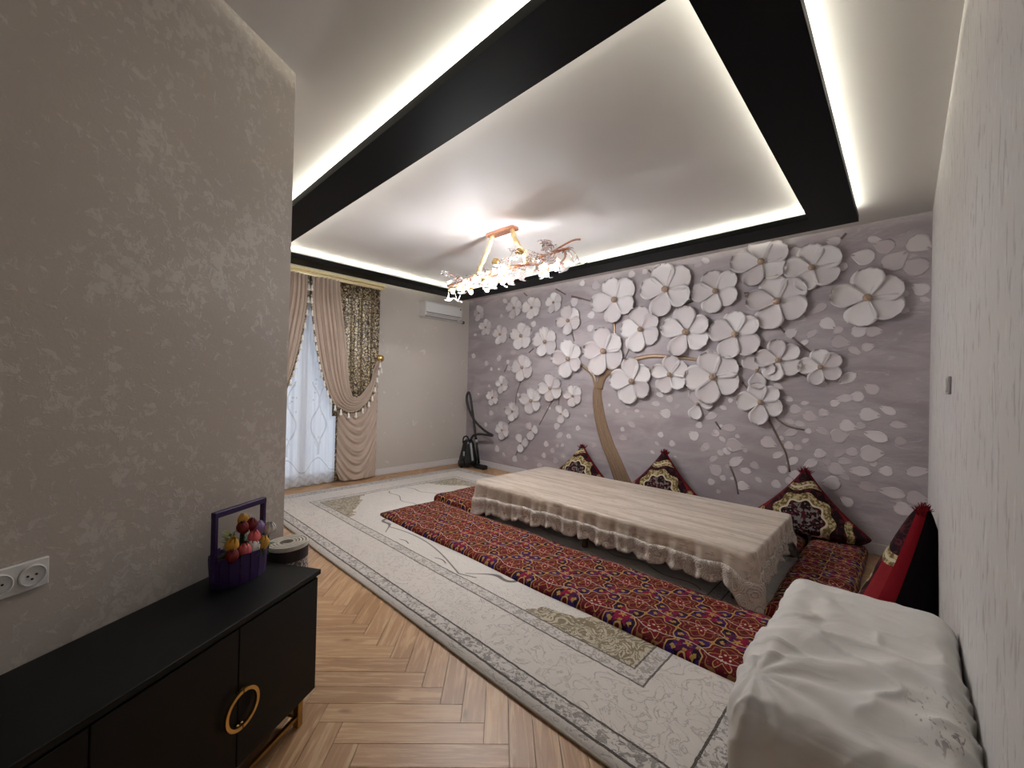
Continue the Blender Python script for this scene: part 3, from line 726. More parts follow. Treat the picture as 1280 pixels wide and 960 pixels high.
# ------------------------------------------------------------------ cream carpet
def m_rug():
    b = B('cream_carpet'); x, y, z = b.xyz(); v = b.vec()
    hx, hy = (RUG[1]-RUG[0])/2, (RUG[3]-RUG[2])/2
    wob = (b.noise(v, 26, 2)-.5)*.010
    dx = (x.abs()*-1.0)+hx; dy = (y.abs()*-1.0)+hy
    d = dx.min(dy)+wob
    def band(a, c): return d.gt(a)*d.lt(c)
    ver = b.noise(v, 7, 3, .5, 2.2); lines = ((ver-.5).abs()).smooth(.03, .006)
    ver2 = b.noise(v, 24, 3, .6, 1.5)
    big = b.noise(v, 1.2, 2)
    base = b.mix(big, (.61, .565, .52), (.69, .645, .60))
    c = b.mix(lines*.5, base, (.42, .38, .34))
    # outer patterned band and inner patterned band
    pat = b.noise(v, 34, 3, .6, 1.0).smooth(.47, .58)
    bandc = b.mix(pat*.8, (.62, .585, .55), (.20, .175, .155))
    c = b.mix(band(.055, .150), c, bandc)
    c = b.mix(band(.050, .064).max(band(.148, .160)), c, (.075, .06, .05))
    bandc2 = b.mix(pat*.7, (.62, .585, .55), (.28, .24, .21))
    c = b.mix(band(.495, .590), c, bandc2)
    c = b.mix(band(.490, .501).max(band(.584, .594)), c, (.11, .085, .07))
    # corner pieces of the inner field
    ix = dx-.59; iy = dy-.59
    g = ix/1.45 + iy/.95 + ((ix*9.0).sin()*(iy*11.0).cos())*.10 + (b.noise(v, 7, 3)-.5)*.35
    inner = d.gt(.594)
    gp = ((b.noise(v, 8, 2, .5, 2.2)*34.0).sin()).smooth(-.1, .5)
    corner = b.mix(gp, (.20, .155, .085), (.50, .44, .33))
    field = b.mix(lines*.12, (.68, .645, .60), (.52, .47, .42))
    c = b.mix(inner, c, field)
    scr = ((b.noise(v, 9, 2, .5, 2.6)*26.0).sin().abs()).smooth(.22, .05)
    ring_ = g.gt(.60)*g.lt(.95)*inner
    c = b.mix(ring_*scr*.75, c, (.30, .26, .22))
    c = b.mix(g.lt(.60)*inner, c, corner)
    # thin scrolling outline of the field
    e = ix.min(iy)*1.0
    h_ = ix/1.55 + iy/1.0 + ((ix*5.5).sin()*.5+(iy*8.0).sin())*.20 + (ix*13.0).sin()*.10 - 1.22
    c = b.mix(h_.abs().smooth(.020, .009)*iy.gt(.06)*ix.gt(.06)*inner, c, (.13, .10, .09))
    h2 = iy - .02 - ((x*1.75+.55).cos().abs()*.20)
    c = b.mix(h2.abs().smooth(.010, .005)*inner*ix.gt(1.35), c, (.18, .145, .13))
    b.set('Base Color', c).set('Roughness', .9).set('Sheen Weight', .3)
    hgt = ver2*.5 + lines*-.8 + band(.055, .150)*pat*-.6 + band(.495, .59)*pat*-.6
    b.bump(hgt, .55, .008)
    return b.m
M['rug'] = m_rug()
rx, ry = (RUG[0]+RUG[1])/2, (RUG[2]+RUG[3])/2
rug = thing('carpet', 'large cream carpet with grey borders and gold corner scrolls under the low table', 'carpet', (rx, ry, 0))
def fr_(u, v):
    x = lerp(RUG[0], RUG[1], u)-rx; y = lerp(RUG[2], RUG[3], v)-ry
    e = min(u, 1-u, (v), (1-v))
    return (x, y+.004*math.sin(x*3), .012+.0015*math.sin(x*5+y*3))
grid('pile', 60, 40, fr_, M['rug'], rug, thick=.010)
M['rug_edge'] = simple('carpet_binding', (.42, .37, .32), .9)
pts = [(RUG[0]-rx, RUG[2]-ry), (RUG[1]-rx, RUG[2]-ry), (RUG[1]-rx, RUG[3]-ry), (RUG[0]-rx, RUG[3]-ry)]
for i in range(4):
    a, c = pts[i], pts[(i+1) % 4]
    tube('binding', [(lerp(a[0], c[0], k/40), lerp(a[1], c[1], k/40)+.004*math.sin(lerp(a[0], c[0], k/40)*3), .0095) for k in range(41)], .008, M['rug_edge'], rug, 6)

# ------------------------------------------------------------------ red floor quilts
def m_quilt():
    b = B('red_floral_quilt'); x, y, z = b.xyz(); v = b.vec()
    w = (b.noise(v, 9, 2)-.5)
    P, Q = .40, .41
    uu = x/P+w*.10; vv = y/Q+w*.10
    def cell(ou, ov):
        a = (uu+ou).fract()-.5; c = (vv+ov).fract()-.5
        r = (a*a+c*c).sqrt(); t = c.atan2(a); return a, c, r, t
    a, c, r, t = cell(.25, .25); a2, c2, r2, t2 = cell(.75, .75); a3, c3, r3, t3 = cell(.75, .25); a4, c4, r4, t4 = cell(.25, .75)
    R1 = (t*8.0).cos()*.028+.30; R2 = (t2*8.0).cos()*.028+.30
    q = b.noise(v, 3.2, 2)
    col = b.mix(b.noise(v, 18, 2).smooth(.48, .56), (.012, .004, .016), (.035, .012, .10))
    mag = b.mix(b.noise(v, 22, 2).smooth(.45, .6), (.20, .006, .030), (.05, .006, .05))
    for (rr, tt) in ((r3, t3), (r4, t4)):
        k = rr.lt((tt*6.0).cos()*.05+.17)
        col = b.mix(k, col, mag)
        col = b.mix(rr.lt((tt*5.0).cos()*.022+.045), col, (.38, .22, .05))
    for (rr, tt, RR) in ((r, t, R1), (r2, t2, R2)):
        col = b.mix(rr.lt(RR), col, (.095, .006, .010))
        col = b.mix((rr-RR).abs().lt(.011), col, (.40, .24, .09))
        col = b.mix((rr-((tt*8.0).cos()*.022+.235)).abs().lt(.008), col, (.24, .10, .04))
        col = b.mix(rr.lt((tt*6.0).cos()*.05+.135), col, (.15, .007, .011))
        col = b.mix((rr-((tt*6.0).cos()*.05+.145)).abs().lt(.009), col, (.36, .23, .09))
        col = b.mix((tt*6.0).cos().gt(.3)*rr.lt(.085)*rr.gt(.05), col, (.50, .40, .30))
        pet = rr.gt(.345)*rr.lt(.385)*((tt*16.0).cos().gt(.35))
        col = b.mix(pet, col, (.34, .20, .05))
    ln = ((vv*2.0).fract()-.5 + (uu*6.2832*1.0).sin()*.12).abs().lt(.016)
    col = b.mix(ln, col, (.38, .34, .31))
    speck = b.noise(v, 75, 2).smooth(.64, .70)
    col = b.mix(speck*.5, col, (.32, .20, .10))
    b.set('Base Color', col).set('Roughness', .8).set('Specular IOR Level', .12)
    b.bump(b.noise(v, 60, 3)+b.noise(v, 8, 2)*1.5, .35, .006); return b.m
M['quilt'] = m_quilt()
def quilt(x0, x1, y0, y1, h, label, z0=.015, amp=.012, seed=0):
    q = thing('floor_quilt', label, 'quilt', ((x0+x1)/2, (y0+y1)/2, z0), 0, None)
    def fn(p, d):
        n_ = mnoise.noise(Vector((p.x*2.3+seed, p.y*3.1, p.z)))
        n2 = mnoise.noise(Vector((p.x*9+seed, p.y*9, 3)))
        s = 1 if p.z > -h*.3 else 0
        ex = max(0, 1-min((x1-x0)/2-abs(p.x), (y1-y0)/2-abs(p.y))/.10)
        return Vector((d.x*.01*n_, .018*mnoise.noise(Vector((p.x*1.3+seed, 0, 0)))*(1 if abs(d.y) > .3 else 0), s*(n_*amp+n2*.004)-(s*.35*h*ex*ex)))
    o = rbox('quilt_top', (x1-x0, y1-y0, h), h*.48, 44, M['quilt'], q, (0, 0, h/2), fn)
    bm = bmesh.new(); bm_box(bm, (0, 0, .008), (x1-x0-.03, y1-y0-.03, .016), .006)
    from_bm('quilt_lining', bm, M['quilt_back'], q)
    return q
M['quilt_back'] = simple('quilt_lining', (.022, .006, .010), .85)
quilt(-4.25, -.50, 2.325, 3.105, .055, 'long red floral floor quilt laid along the front of the low table', seed=1)
quilt(-4.34, -3.62, 3.12, 4.40, .105, 'short dark red floral quilt at the end of the table facing the curtains', seed=5)
quilt(-.66, -.225, 3.12, 5.10, .10, 'dark red floral quilt between the table end and the streaked wall', seed=9)
quilt(-3.60, -.68, 4.46, 5.10, .10, 'red floral quilt behind the low table along the flower mural', seed=13)

# ------------------------------------------------------------------ low table and its cloth
TX0, TX1, TY0, TY1, TZ = -3.555, -.72, 3.14, 4.42, .408
tb = thing('low_table', 'long low wooden dining table hidden under a lace cloth', 'table', ((TX0+TX1)/2, (TY0+TY1)/2, .0195))
M['table_wood'] = simple('dark_table_wood', (.09, .05, .03), .5)
tl, tw = TX1-TX0, TY1-TY0
box('tabletop', (0, 0, TZ-.017-.024), (tl-.02, tw-.02, .035), M['table_wood'], tb, .006)
for sx in (-1, 0, 1):
    for sy in (-1, 1):
        lathe('leg', [(.026, 0), (.03, .02), (.022, .06), (.036, .14), (.026, .22), (.038, .30), (.038, TZ-.017-.040)], M['table_wood'], tb, 12, (sx*(tl/2-.14), sy*(tw/2-.13), 0))
box('apron', (0, -tw/2+.10, TZ-.017-.075), (tl-.24, .022, .07), M['table_wood'], tb)
box('apron', (0, tw/2-.10, TZ-.017-.075), (tl-.24, .022, .07), M['table_wood'], tb)
def m_cloth():
    b = B('satin_tablecloth'); x, y, z = b.xyz(); v = b.vec()
    n = b.noise(b.comb(x*.55, y*7.0, z*5.0), 2.2, 5, .6, .8); n2 = b.noise(b.comb(x*3.0, y*14.0, z*9.0), 3.0, 4, .6, 1.0)
    c = b.mix(n.smooth(.40, .62), (.62, .53, .45), (.44, .35, .275))
    c = b.mix(n2.smooth(.55, .66)*.75, c, (.33, .26, .19))
    b.set('Base Color', c).set('Roughness', .36+n*.1).set('Sheen Weight', .2)
    b.bump(n2, .12, .003); return b.m
def m_lace():
    b = B('lace_trim'); x, y, z = b.xyz(); v = b.vec()
    d = b.vor(v, 13); e = b.vor(v, 46, 'DISTANCE_TO_EDGE')
    n = b.noise(v, 20, 3)
    ringy = ((d*42.0).sin()).smooth(-.2, .6)
    c = b.mix(ringy*.6+n*.3, (.62, .56, .50), (.33, .275, .225))
    c = b.mix(e.smooth(.05, .02)*.5, c, (.74, .69, .63))
    b.set('Base Color', c).set('Roughness', .75); b.bump(ringy+e, .6, .006); return b.m
M['cloth'] = m_cloth(); M['lace'] = m_lace()
tc = thing('tablecloth', 'beige satin tablecloth with scalloped lace hem draped over the long low table', 'tablecloth', ((TX0+TX1)/2, (TY0+TY1)/2, 0))
# perimeter path with rounded corners, parameter s in metres
cr = .05; hx, hy = tl/2+.006, tw/2+.006
per = []
def seg(a, c, n, nrm):
    for k in range(n): per.append((lerp(a[0], c[0], k/n), lerp(a[1], c[1], k/n), nrm[0], nrm[1]))
def arc(cx_, cy_, a0):
    for k in range(8):
        a = a0+PI/2*k/8; per.append((cx_+cr*math.cos(a), cy_+cr*math.sin(a), math.cos(a), math.sin(a)))
seg((-hx+cr, -hy), (hx-cr, -hy), 260, (0, -1)); arc(hx-cr, -hy+cr, -PI/2)
seg((hx, -hy+cr), (hx, hy-cr), 120, (1, 0)); arc(hx-cr, hy-cr, 0)
seg((hx-cr, hy), (-hx+cr, hy), 260, (0, 1)); arc(-hx+cr, hy-cr, PI/2)
seg((-hx, hy-cr), (-hx, -hy+cr), 120, (-1, 0)); arc(-hx+cr, -hy+cr, PI)
NPER = len(per)
rt = random.Random(5)
def skirt_pt(k, w):
    """point on the hanging cloth; w = 0 table edge, 1 hem"""
    x, y, nx, ny = per[k % NPER]
    cdx, cdy = hx-abs(x), hy-abs(y)
    corner = max(0, 1-(cdx+cdy)/.16)
    u = (x+hx)/(2*hx)
    hem = .085+.085*sstep(u*2.2) if y < -hy+.01 or x < -hx+.01 else .15+.10*sstep((y+hy)/(2*hy))
    hem = lerp(hem, .034, sstep(corner*1.2))
    hem -= .010*math.sin(k*.17)
    z = lerp(TZ, hem, w)
    fold = (.016*math.sin(k*.33+.7*math.sin(k*.05))+.010*math.sin(k*.71))*w
    out = .004+.012*w+fold+.05*corner*w*math.sin(w*2.2)
    if x > hx-.01: out += .007*math.sin(k*.8)*w
    zt = z + (.006 if w == 0 else 0)
    return Vector((x+nx*out, y+ny*out, zt))
NR = 9; V = []; F = []
for w in range(NR+1):
    for k in range(NPER):
        p = skirt_pt(k, w/NR)
        if w == 0: p = Vector((per[k][0]*.9985, per[k][1]*.9965, TZ+.004))
        V.append(p)
for w in range(NR):
    for k in range(NPER): F.append((w*NPER+k, w*NPER+(k+1) % NPER, (w+1)*NPER+(k+1) % NPER, (w+1)*NPER+k))
# top sheet, flat towards a line down the middle of the table
ci = len(V)
for s in (.97, .6, .25, 0.0):
    for k in range(NPER): V.append(Vector((lerp(max(-hx+hy, min(hx-hy, per[k][0])), per[k][0], s), per[k][1]*s, TZ+.0055)))
chain = [0, ci, ci+NPER, ci+2*NPER, ci+3*NPER]
for a, c in zip(chain[:-1], chain[1:]):
    for k in range(NPER): F.append((a+k, c+k, c+(k+1) % NPER, a+(k+1) % NPER))
bm_ = mesh('cloth', V, F, M['cloth'], tc, True)
# lace band with scallops: real lobes hanging below the hem
V, F = [], []; NL = 7
for w in range(NL+1):
    for k in range(NPER):
        a = skirt_pt(k, .48); c = skirt_pt(k, 1.0)
        lobe = abs(math.sin(k*PI/13.0))**.55
        c = c+Vector((0, 0, -.028*lobe+.006)); c.z = max(c.z, .022)
        p = a.lerp(c, w/NL); nx, ny = per[k][2], per[k][3]
        o_ = .004+.008*math.sin(w*1.1)*lobe+.004*w/NL
        V.append(Vector((p.x+nx*o_, p.y+ny*o_, p.z)))
for w in range(NL):
    for k in range(NPER): F.append((w*NPER+k, w*NPER+(k+1) % NPER, (w+1)*NPER+(k+1) % NPER, (w+1)*NPER+k))
o = mesh('lace_trim', V, F, M['lace'], tc, True); md = o.modifiers.new('thickness', 'SOLIDIFY'); md.thickness = .003

# ------------------------------------------------------------------ corner-up cushions
def m_cushion():
    b = B('cushion_brocade'); x, y, z = b.xyz(); v = b.vec()
    n = b.noise(v, 18, 3, .6, 1.0); n2 = b.noise(v, 40, 2)
    r = (x*x+(z-.15)*(z-.15)).sqrt(); t = (z-.15).atan2(x)
    col = b.mix(n.smooth(.5, .58), (.014, .004, .006), (.075, .010, .016))
    gold = b.mix(n2.smooth(.42, .6), (.13, .095, .035), (.46, .37, .20))
    hi = b.mix(n2, (.50, .42, .27), (.62, .55, .42))
    R = (t*9.0).cos()*.014+.215
    col = b.mix((r-R).abs().lt(.035), col, gold)
    col = b.mix((r-R+.034).abs().lt(.009), col, hi)
    col = b.mix(r.lt(.16)*n2.gt(.55), col, (.17, .15, .14))
    # scroll under the tip and at the sides, red corners
    s1 = (z-.47-((x*26.0).sin()*.018)-x*.05)
    col = b.mix(s1.abs().lt(.035), col, gold); col = b.mix((s1-.0).abs().lt(.009), col, hi)
    side = (x.abs()-.30).abs()
    red = ((x.abs()*1.45+z)).gt(.665)*z.lt(.43)*z.gt(.16)
    col = b.mix(red, col, (.20, .010, .014))
    s2 = (x.abs()-.36-(z*30.0).sin()*.012).abs().lt(.028)*z.lt(.20)
    col = b.mix(s2, col, gold)
    b.set('Base Color', col).set('Roughness', .8).set('Specular IOR Level', .15); b.bump(n+n2, .3, .004); return b.m
M['cushion'] = m_cushion()
M['red_velvet'] = simple('red_velvet', (.15, .004, .008), .85, Specular_IOR_Level=.1)
M['black_back'] = simple('cushion_back', (.004, .002, .003), .9, Specular_IOR_Level=.08)
def chalf(v):
    if v < .10: return .43+.07*math.sin(v/.10*PI/2)
    t = (v-.10)/.90; return .50*(.72*(1-t)+.28*(1-t)**2.4)+.008*(1-t)
def cushion(loc, rotz, tilt, label, hgt=.70, wid=1.0, thick=.16, gus=.035):
    c = thing('floor_cushion', label, 'cushion', loc, rotz)
    c.rotation_euler = (tilt, 0, rotz)
    nu, nv = 28, 30
    def body(sgn):
        def f(u, v):
            s = u*2-1; x = s*chalf(v)*wid
            e = max(0, 1-s*s)**.55
            prof_ = (min(1, (v+.03)/.12))**.5*max(0, 1-v)**.75*(1.0 if v > .1 else .9)
            z = v*hgt+.012*(1-abs(s))*math.sin(v*PI)
            wr = .006*mnoise.noise(Vector((x*9+loc[0], v*9, sgn)))
            return (x, sgn*(gus*(1-v*.5)+thick*e*prof_+wr*e), max(.004, z))
        return f
    fr0 = grid('front', nu, nv, lambda u, v: body(-1)(u, v), M['cushion'], c)
    grid('back', nu, nv, lambda u, v: body(1)(1-u, v), M['black_back'], c)
    V, F = [], []
    loop = [(0, j/nv) for j in range(nv+1)]+[(1, 1-j/nv) for j in range(nv+1)]+[(1-i/nu, 0) for i in range(1, nu)]
    for u, v in loop:
        a = Vector(body(-1)(u, v)); d = Vector(body(1)(u, v)); mid = (a+d)/2
        dirx = (1 if u > .5 else -1)*.012 if v > 0 else 0
        V += [a, mid+Vector((dirx, 0, .004)), d]
    n = len(loop)
    for k in range(n):
        l = (k+1) % n
        for q in range(2): F.append((k*3+q, l*3+q, l*3+q+1, k*3+q+1))
    mesh('side_band', V, F, M['red_velvet'], c, True)
    # fringe at the tip
    V, F = [], []; rr = random.Random(int(loc[0]*100))
    for k in range(46):
        a = rr.uniform(-.035, .035); b0 = Vector((a, rr.uniform(-.02, .02), hgt-.02-abs(a)*.9))
        tip = b0+Vector((a*.6+rr.uniform(-.025, .025), rr.uniform(-.03, .03), rr.uniform(.02, .055)))
        tube_data([b0, (b0+tip)/2+Vector((rr.uniform(-.006, .006), 0, 0)), tip], [.004, .0035, .002], 4, V=V, F=F)
    mesh('fringe', V, F, M['red_velvet'], c)
    return c
QZ = .115
cushion((-3.40, 5.02, QZ-.005), 0.0, -.10, 'maroon and gold cushion set corner-up by the tree trunk of the mural', .56)
cushion((-2.17, 5.01, QZ-.005), 0.05, -.10, 'maroon and gold cushion set corner-up behind the middle of the table', .63)
cushion((-.71, 4.98, QZ-.005), 0.02, -.12, 'maroon and gold cushion set corner-up beyond the end of the table', .63)
cushion((.02, 3.70, .006), -PI/2-.32, -.10, 'maroon cushion with black back leaning on the streaked wall behind the white-covered seat', .80, 1.0, .20, .045)

# ------------------------------------------------------------------ seat under a white sheet
def m_sheet():
    b = B('white_sheet'); x, y, z = b.xyz(); v = b.vec()
    n = b.noise(v, 3, 4); w = b.noise(v, 300, 2)
    c = b.mix(n, (.68, .66, .62), (.76, .74, .71))
    # dirty marks near the wall
    d = ((x-.20)*(x-.20)*14.0+(y+.27)*(y+.27)*5.0).sqrt()
    st = b.noise(b.comb(x*9.0, y*4.0, z*9.0), 5, 3, .6, 1.5).smooth(.58, .66)*d.smooth(.42, .12)
    c = b.mix(st*.75, c, (.16, .11, .12))
    st2 = b.noise(v, 26, 2).smooth(.70, .76)*z.gt(.50)
    c = b.mix(st2*.5, c, (.28, .25, .24))
    b.set('Base Color', c).set('Roughness', .8)
    cre = 1.0-((b.noise(b.comb(x*1.2+y*1.0, y*2.2-x*1.4, z*1.5), 2.4, 2, .5, .7)-.5).abs()*10.0).clamp()
    b.bump(cre+w*.05, .16, .010); return b.m
M['sheet'] = m_sheet()
SX0, SX1, SY0, SY1, SZ = -.375, .150, 1.36, 2.39, .635
seat = thing('covered_seat', 'low boxy seat draped in a wrinkled white sheet against the streaked wall', 'seat', ((SX0+SX1)/2, (SY0+SY1)/2, .004))
def fseat(p, d):
    top = sstep((p.z/SZ+.5-.55)/.4)
    a = math.atan2(p.y+.38, p.x+.22); rr = math.hypot(p.x+.22, p.y+.38)
    wr = .007*math.sin(a*11+2*mnoise.noise(p*5))*math.exp(-((rr-.22)/.22)**2)*top
    rg = 1-abs(mnoise.noise(Vector((p.x*5+p.y*4, p.y*9-p.x*4, p.z*5))))*2.2
    wr2 = .017*max(0, rg)**2.5*(.35+.65*math.exp(-((p.y+.12)/.25)**2))+.012*mnoise.noise(p*3.1)+.004*mnoise.noise(p*14)
    ridge = .010*math.sin((p.y*1.0+p.x*1.6)*20+3*mnoise.noise(p*3))*top*max(0, 1-abs(p.y-.05)/.45)*max(0, 1-abs(p.x+.10)/.22)
    side = (1-top)*.016*math.sin((p.x-p.y)*24+p.z*4)*(1 if d.z < .6 else 0)
    sag = -.035*sstep((-p.y-.22)/.30)*top
    flare = (1-(p.z/SZ+.5))*.03
    o_ = d*(wr+wr2+ridge+side+flare*(1 if d.z < .5 else 0))
    lim = XR-(.004 if p.z > -SZ/2+.13 else .020)
    if p.x+o_.x+.5*(SX0+SX1) > lim: o_.x = lim-.5*(SX0+SX1)-p.x
    return o_+Vector((0, 0, sag))
rbox('sheet', (SX1-SX0, SY1-SY0, SZ), .07, 90, M['sheet'], seat, (0, 0, SZ/2), fseat)
for sx in (-1, 1):
    for sy in (-1, 1): box('foot', (sx*.18, sy*.42, .01), (.05, .05, .05), M['dark'], seat)

# ------------------------------------------------------------------ black sideboard along the plaster wall
CT0, CT1, CN, CZ0, CZ1 = .25, 1.95, .42, .118, .65
def wall_thing(name, label, cat, t, n, z, group=None):
    o = thing(name, label, cat, wl(t, n, z), WROT, group); return o
# local frame: +x along the wall towards the camera, -y into the room (out of the wall) => use sign helper
sb = wall_thing('sideboard', 'long low black sideboard with gold ring handles and gold legs', 'sideboard', CT0, 0.012, 0)
SGN = 1 if (Matrix.Rotation(WROT, 3, 'Z') @ Vector((0, 1, 0))).dot(NW) > 0 else -1
LEN = CT1-CT0
box('body', (LEN/2, SGN*(CN-.02)/2, (CZ0+CZ1-.022)/2), (LEN, CN-.03, CZ1-.022-CZ0), M['black_wood'], sb, .003)
box('top', (LEN/2-.004, SGN*(CN-.012)/2, CZ1-.011), (LEN+.012, CN-.012, .022), M['black_wood'], sb, .002)
seams = [.002, .41, .845, 1.27, LEN-.002]
for i in range(4):
    x0, x1 = seams[i]+.002, seams[i+1]-.002
    d = box('door', ((x0+x1)/2, SGN*(CN-.026), (CZ0+CZ1-.03)/2), (x1-x0, .018, CZ1-.036-CZ0), M['black_wood'], sb, .0015)
    hxx = (x1-x0)/2*(1 if i % 2 == 0 else -1)+(.002 if i % 2 == 0 else -.002)       # the edge where the pair meets
    V, F = [], []                                            # half ring handle, flat bar bent into an arc
    r0, r1 = .056, .068; N_ = 18; sd = -1 if i % 2 == 0 else 1
    zc = .338-(CZ0+CZ1-.03)/2
    for k in range(N_+1):
        a = -PI/2+PI*k/N_
        for rad in (r0, r1):
            for yy in (.022, .034):
                V.append((hxx+sd*(math.cos(a)*rad+.002), SGN*yy, zc+math.sin(a)*rad))
    for k in range(N_):
        q = k*4
        for a_, b_ in ((0, 1), (1, 3), (3, 2), (2, 0)): F.append((q+a_, q+b_, q+4+b_, q+4+a_))
    F += [(0, 2, 3, 1), (N_*4, N_*4+1, N_*4+3, N_*4+2)]
    h_ = mesh('handle', V, F, M['gold'], d)
    for s in (-1, 1):
        V, F = tube_data([(hxx+sd*.008, SGN*.006, zc+s*.058), (hxx+sd*.008, SGN*.024, zc+s*.058)], .005, 8)
        mesh('handle_post', V, F, M['gold'], d, True)
M['gold_leg'] = simple('antique_gold_leg', (.42, .25, .07), .35, .95)
for x in (.075, LEN-.075):
    for y in (.055, CN-.045):
        box('leg', (x, SGN*y, CZ0/2), (.028, .028, CZ0), M['gold_leg'], sb, .002)
    box('cross_rail', (x, SGN*(CN+.01)/2, .045), (.018, CN-.12, .014), M['gold_leg'], sb)
box('front_rail', (LEN/2, SGN*(CN-.045), .045), (LEN-.17, .016, .014), M['gold_leg'], sb)
box('rear_rail', (LEN/2, SGN*.055, .045), (LEN-.17, .016, .014), M['gold_leg'], sb)

# ------------------------------------------------------------------ rolled mat standing behind the sideboard end
M['mat_edge'] = simple('mat_edge_cream', (.60, .55, .47), .8)
M['mat_dark'] = simple('mat_border_dark', (.03, .018, .02), .8)
def m_matlace():
    b = B('mat_lace_pattern'); v = b.vec(); n = b.noise(v, 22, 3, .5, 2.0)
    k = ((n*30.0).sin()).smooth(-.1, .4)
    b.set('Base Color', b.mix(k, (.12, .10, .10), (.50, .46, .42))).set('Roughness', .8); return b.m
M['mat_lace'] = m_matlace()
ro = wall_thing('rolled_mat', 'rolled-up patterned mat standing on end beside the sideboard', 'mat', .125, .135, .002)
RH = .70
def spiral(name, z0, z1, mat, off=0.0):
    V, F = [], []; N_ = 170
    for k in range(N_+1):
        u = k/N_; a = u*2*PI*4.6; r = .022+.066*u
        for rr, zz in ((r, z0), (r+.0095+off, z0), (r+.0095+off, z1), (r, z1)): V.append((rr*math.cos(a)*1.05, rr*math.sin(a), zz))
    for k in range(N_):
        q = k*4
        for c in range(4): F.append((q+c, q+(c+1) % 4, q+4+(c+1) % 4, q+4+c))
    F += [(0, 3, 2, 1), (N_*4, N_*4+1, N_*4+2, N_*4+3)]
    return mesh(name, V, F, mat, ro)
spiral('mat_body', 0, RH-.075, M['mat_lace']); spiral('dark_border', RH-.075, RH-.02, M['mat_dark']); spiral('cream_edge', RH-.02, RH, M['mat_edge'])

# ------------------------------------------------------------------ purple basket of tulips
M['purple'] = simple('purple_paint', (.030, .008, .075), .5, var=.25)
bk = wall_thing('basket', 'purple slatted wooden basket with square handle standing on the sideboard', 'basket', .40, .135, CZ1)
BA, BB, BH = .128, .085, .118
NS = 18
for k in range(NS):
    a = 2*PI*k/NS; a2 = a+2*PI/NS*.94
    V = []
    for ang in (a, a2):
        for rr in (1.0, .93):
            for z in (.0, BH+.006*math.sin(k*2.3)): V.append((math.cos(ang)*BA*rr*(1.0 if z > 0 else .93), math.sin(ang)*BB*rr*(1.0 if z > 0 else .93), z))
    mesh('slat', V, [(0, 1, 5, 4), (2, 6, 7, 3), (0, 4, 6, 2), (1, 3, 7, 5), (0, 2, 3, 1), (4, 5, 7, 6)], M['purple'], bk)
lathe('bottom', [(.01, .002), (1, .002), (1, .01), (.01, .01)], M['purple'], bk, 24, sx=BA*.9, sy=BB*.9)
M['moss'] = simple('dried_moss', (.10, .11, .05), .95, bump=(60, .8, .02))
lathe('moss_fill', [(1, .085), (.98, .095), (.6, .112), (.01, .118)], M['moss'], bk, 24, sx=BA*.92, sy=BB*.92)
for s in (-1, 1): box('handle_post', (s*(BA-.008), 0, .165), (.016, .022, .27), M['purple'], bk, .002)
box('handle_bar', (0, 0, .30), (2*BA, .024, .024), M['purple'], bk, .002)
TUL = [('pink', (.80, .16, .17), .030, .060, .128, 'pink tulip at the front rim of the basket beside a white one'), ('pink', (.80, .16, .17), -.030, .045, .168, 'pink tulip in the middle of the bunch under the dark red ones'),
       ('white', (.72, .70, .66), -.008, .066, .130, 'white tulip at the basket rim between pink and orange tulips'), ('white', (.72, .70, .66), -.108, .045, .178, 'white tulip by the handle post beside the lilac tulip'),
       ('orange', (.72, .36, .04), -.050, .066, .132, 'orange tulip at the basket rim below the lilac tulip'), ('orange', (.72, .36, .04), .080, .035, .172, 'orange tulip above the red one near the lime sprig'), ('orange', (.72, .36, .04), -.05, -.035, .222, 'orange tulip topmost in the basket under the handle bar'),
       ('dark red', (.24, .012, .014), .085, .05, .128, 'dark red tulip low in the basket under an orange tulip'), ('dark red', (.24, .012, .014), -.03, -.01, .205, 'dark red tulip high in the bunch above the pink tulip'), ('dark red', (.24, .012, .014), -.055, .0, .205, 'dark red tulip high in the bunch next to the lilac tulip'),
       ('lilac', (.25, .17, .36), -.075, .03, .188, 'single lilac tulip in the purple basket')]
M['leaf'] = simple('tulip_leaf', (.045, .095, .030), .55); M['lime'] = simple('lime_sprig', (.25, .28, .05), .6)
wb = bk.location
RZ = Matrix.Rotation(WROT, 3, 'Z')
def tulip_bloom(col):
    """six overlapping petals closed into an egg"""
    V, F = [], []
    for k in range(6):
        a0 = k*PI/3; off = .0016 if k % 2 else -.0006; b0 = len(V)
        for i in range(7):
            u = i/6; rr = .0245*math.sin(PI*(.10+.82*u))**.8+off
            for j in range(5):
                s = (j-2)/2; aa = a0+s*.62*math.sin(PI*(.15+.72*u))
                V.append(Vector((rr*math.cos(aa), rr*math.sin(aa), .060*u*(1-.05*abs(s)))))
        for i in range(6):
            for j in range(4): F.append((b0+i*5+j, b0+i*5+j+1, b0+(i+1)*5+j+1, b0+(i+1)*5+j))
    return V, F
seen = {}
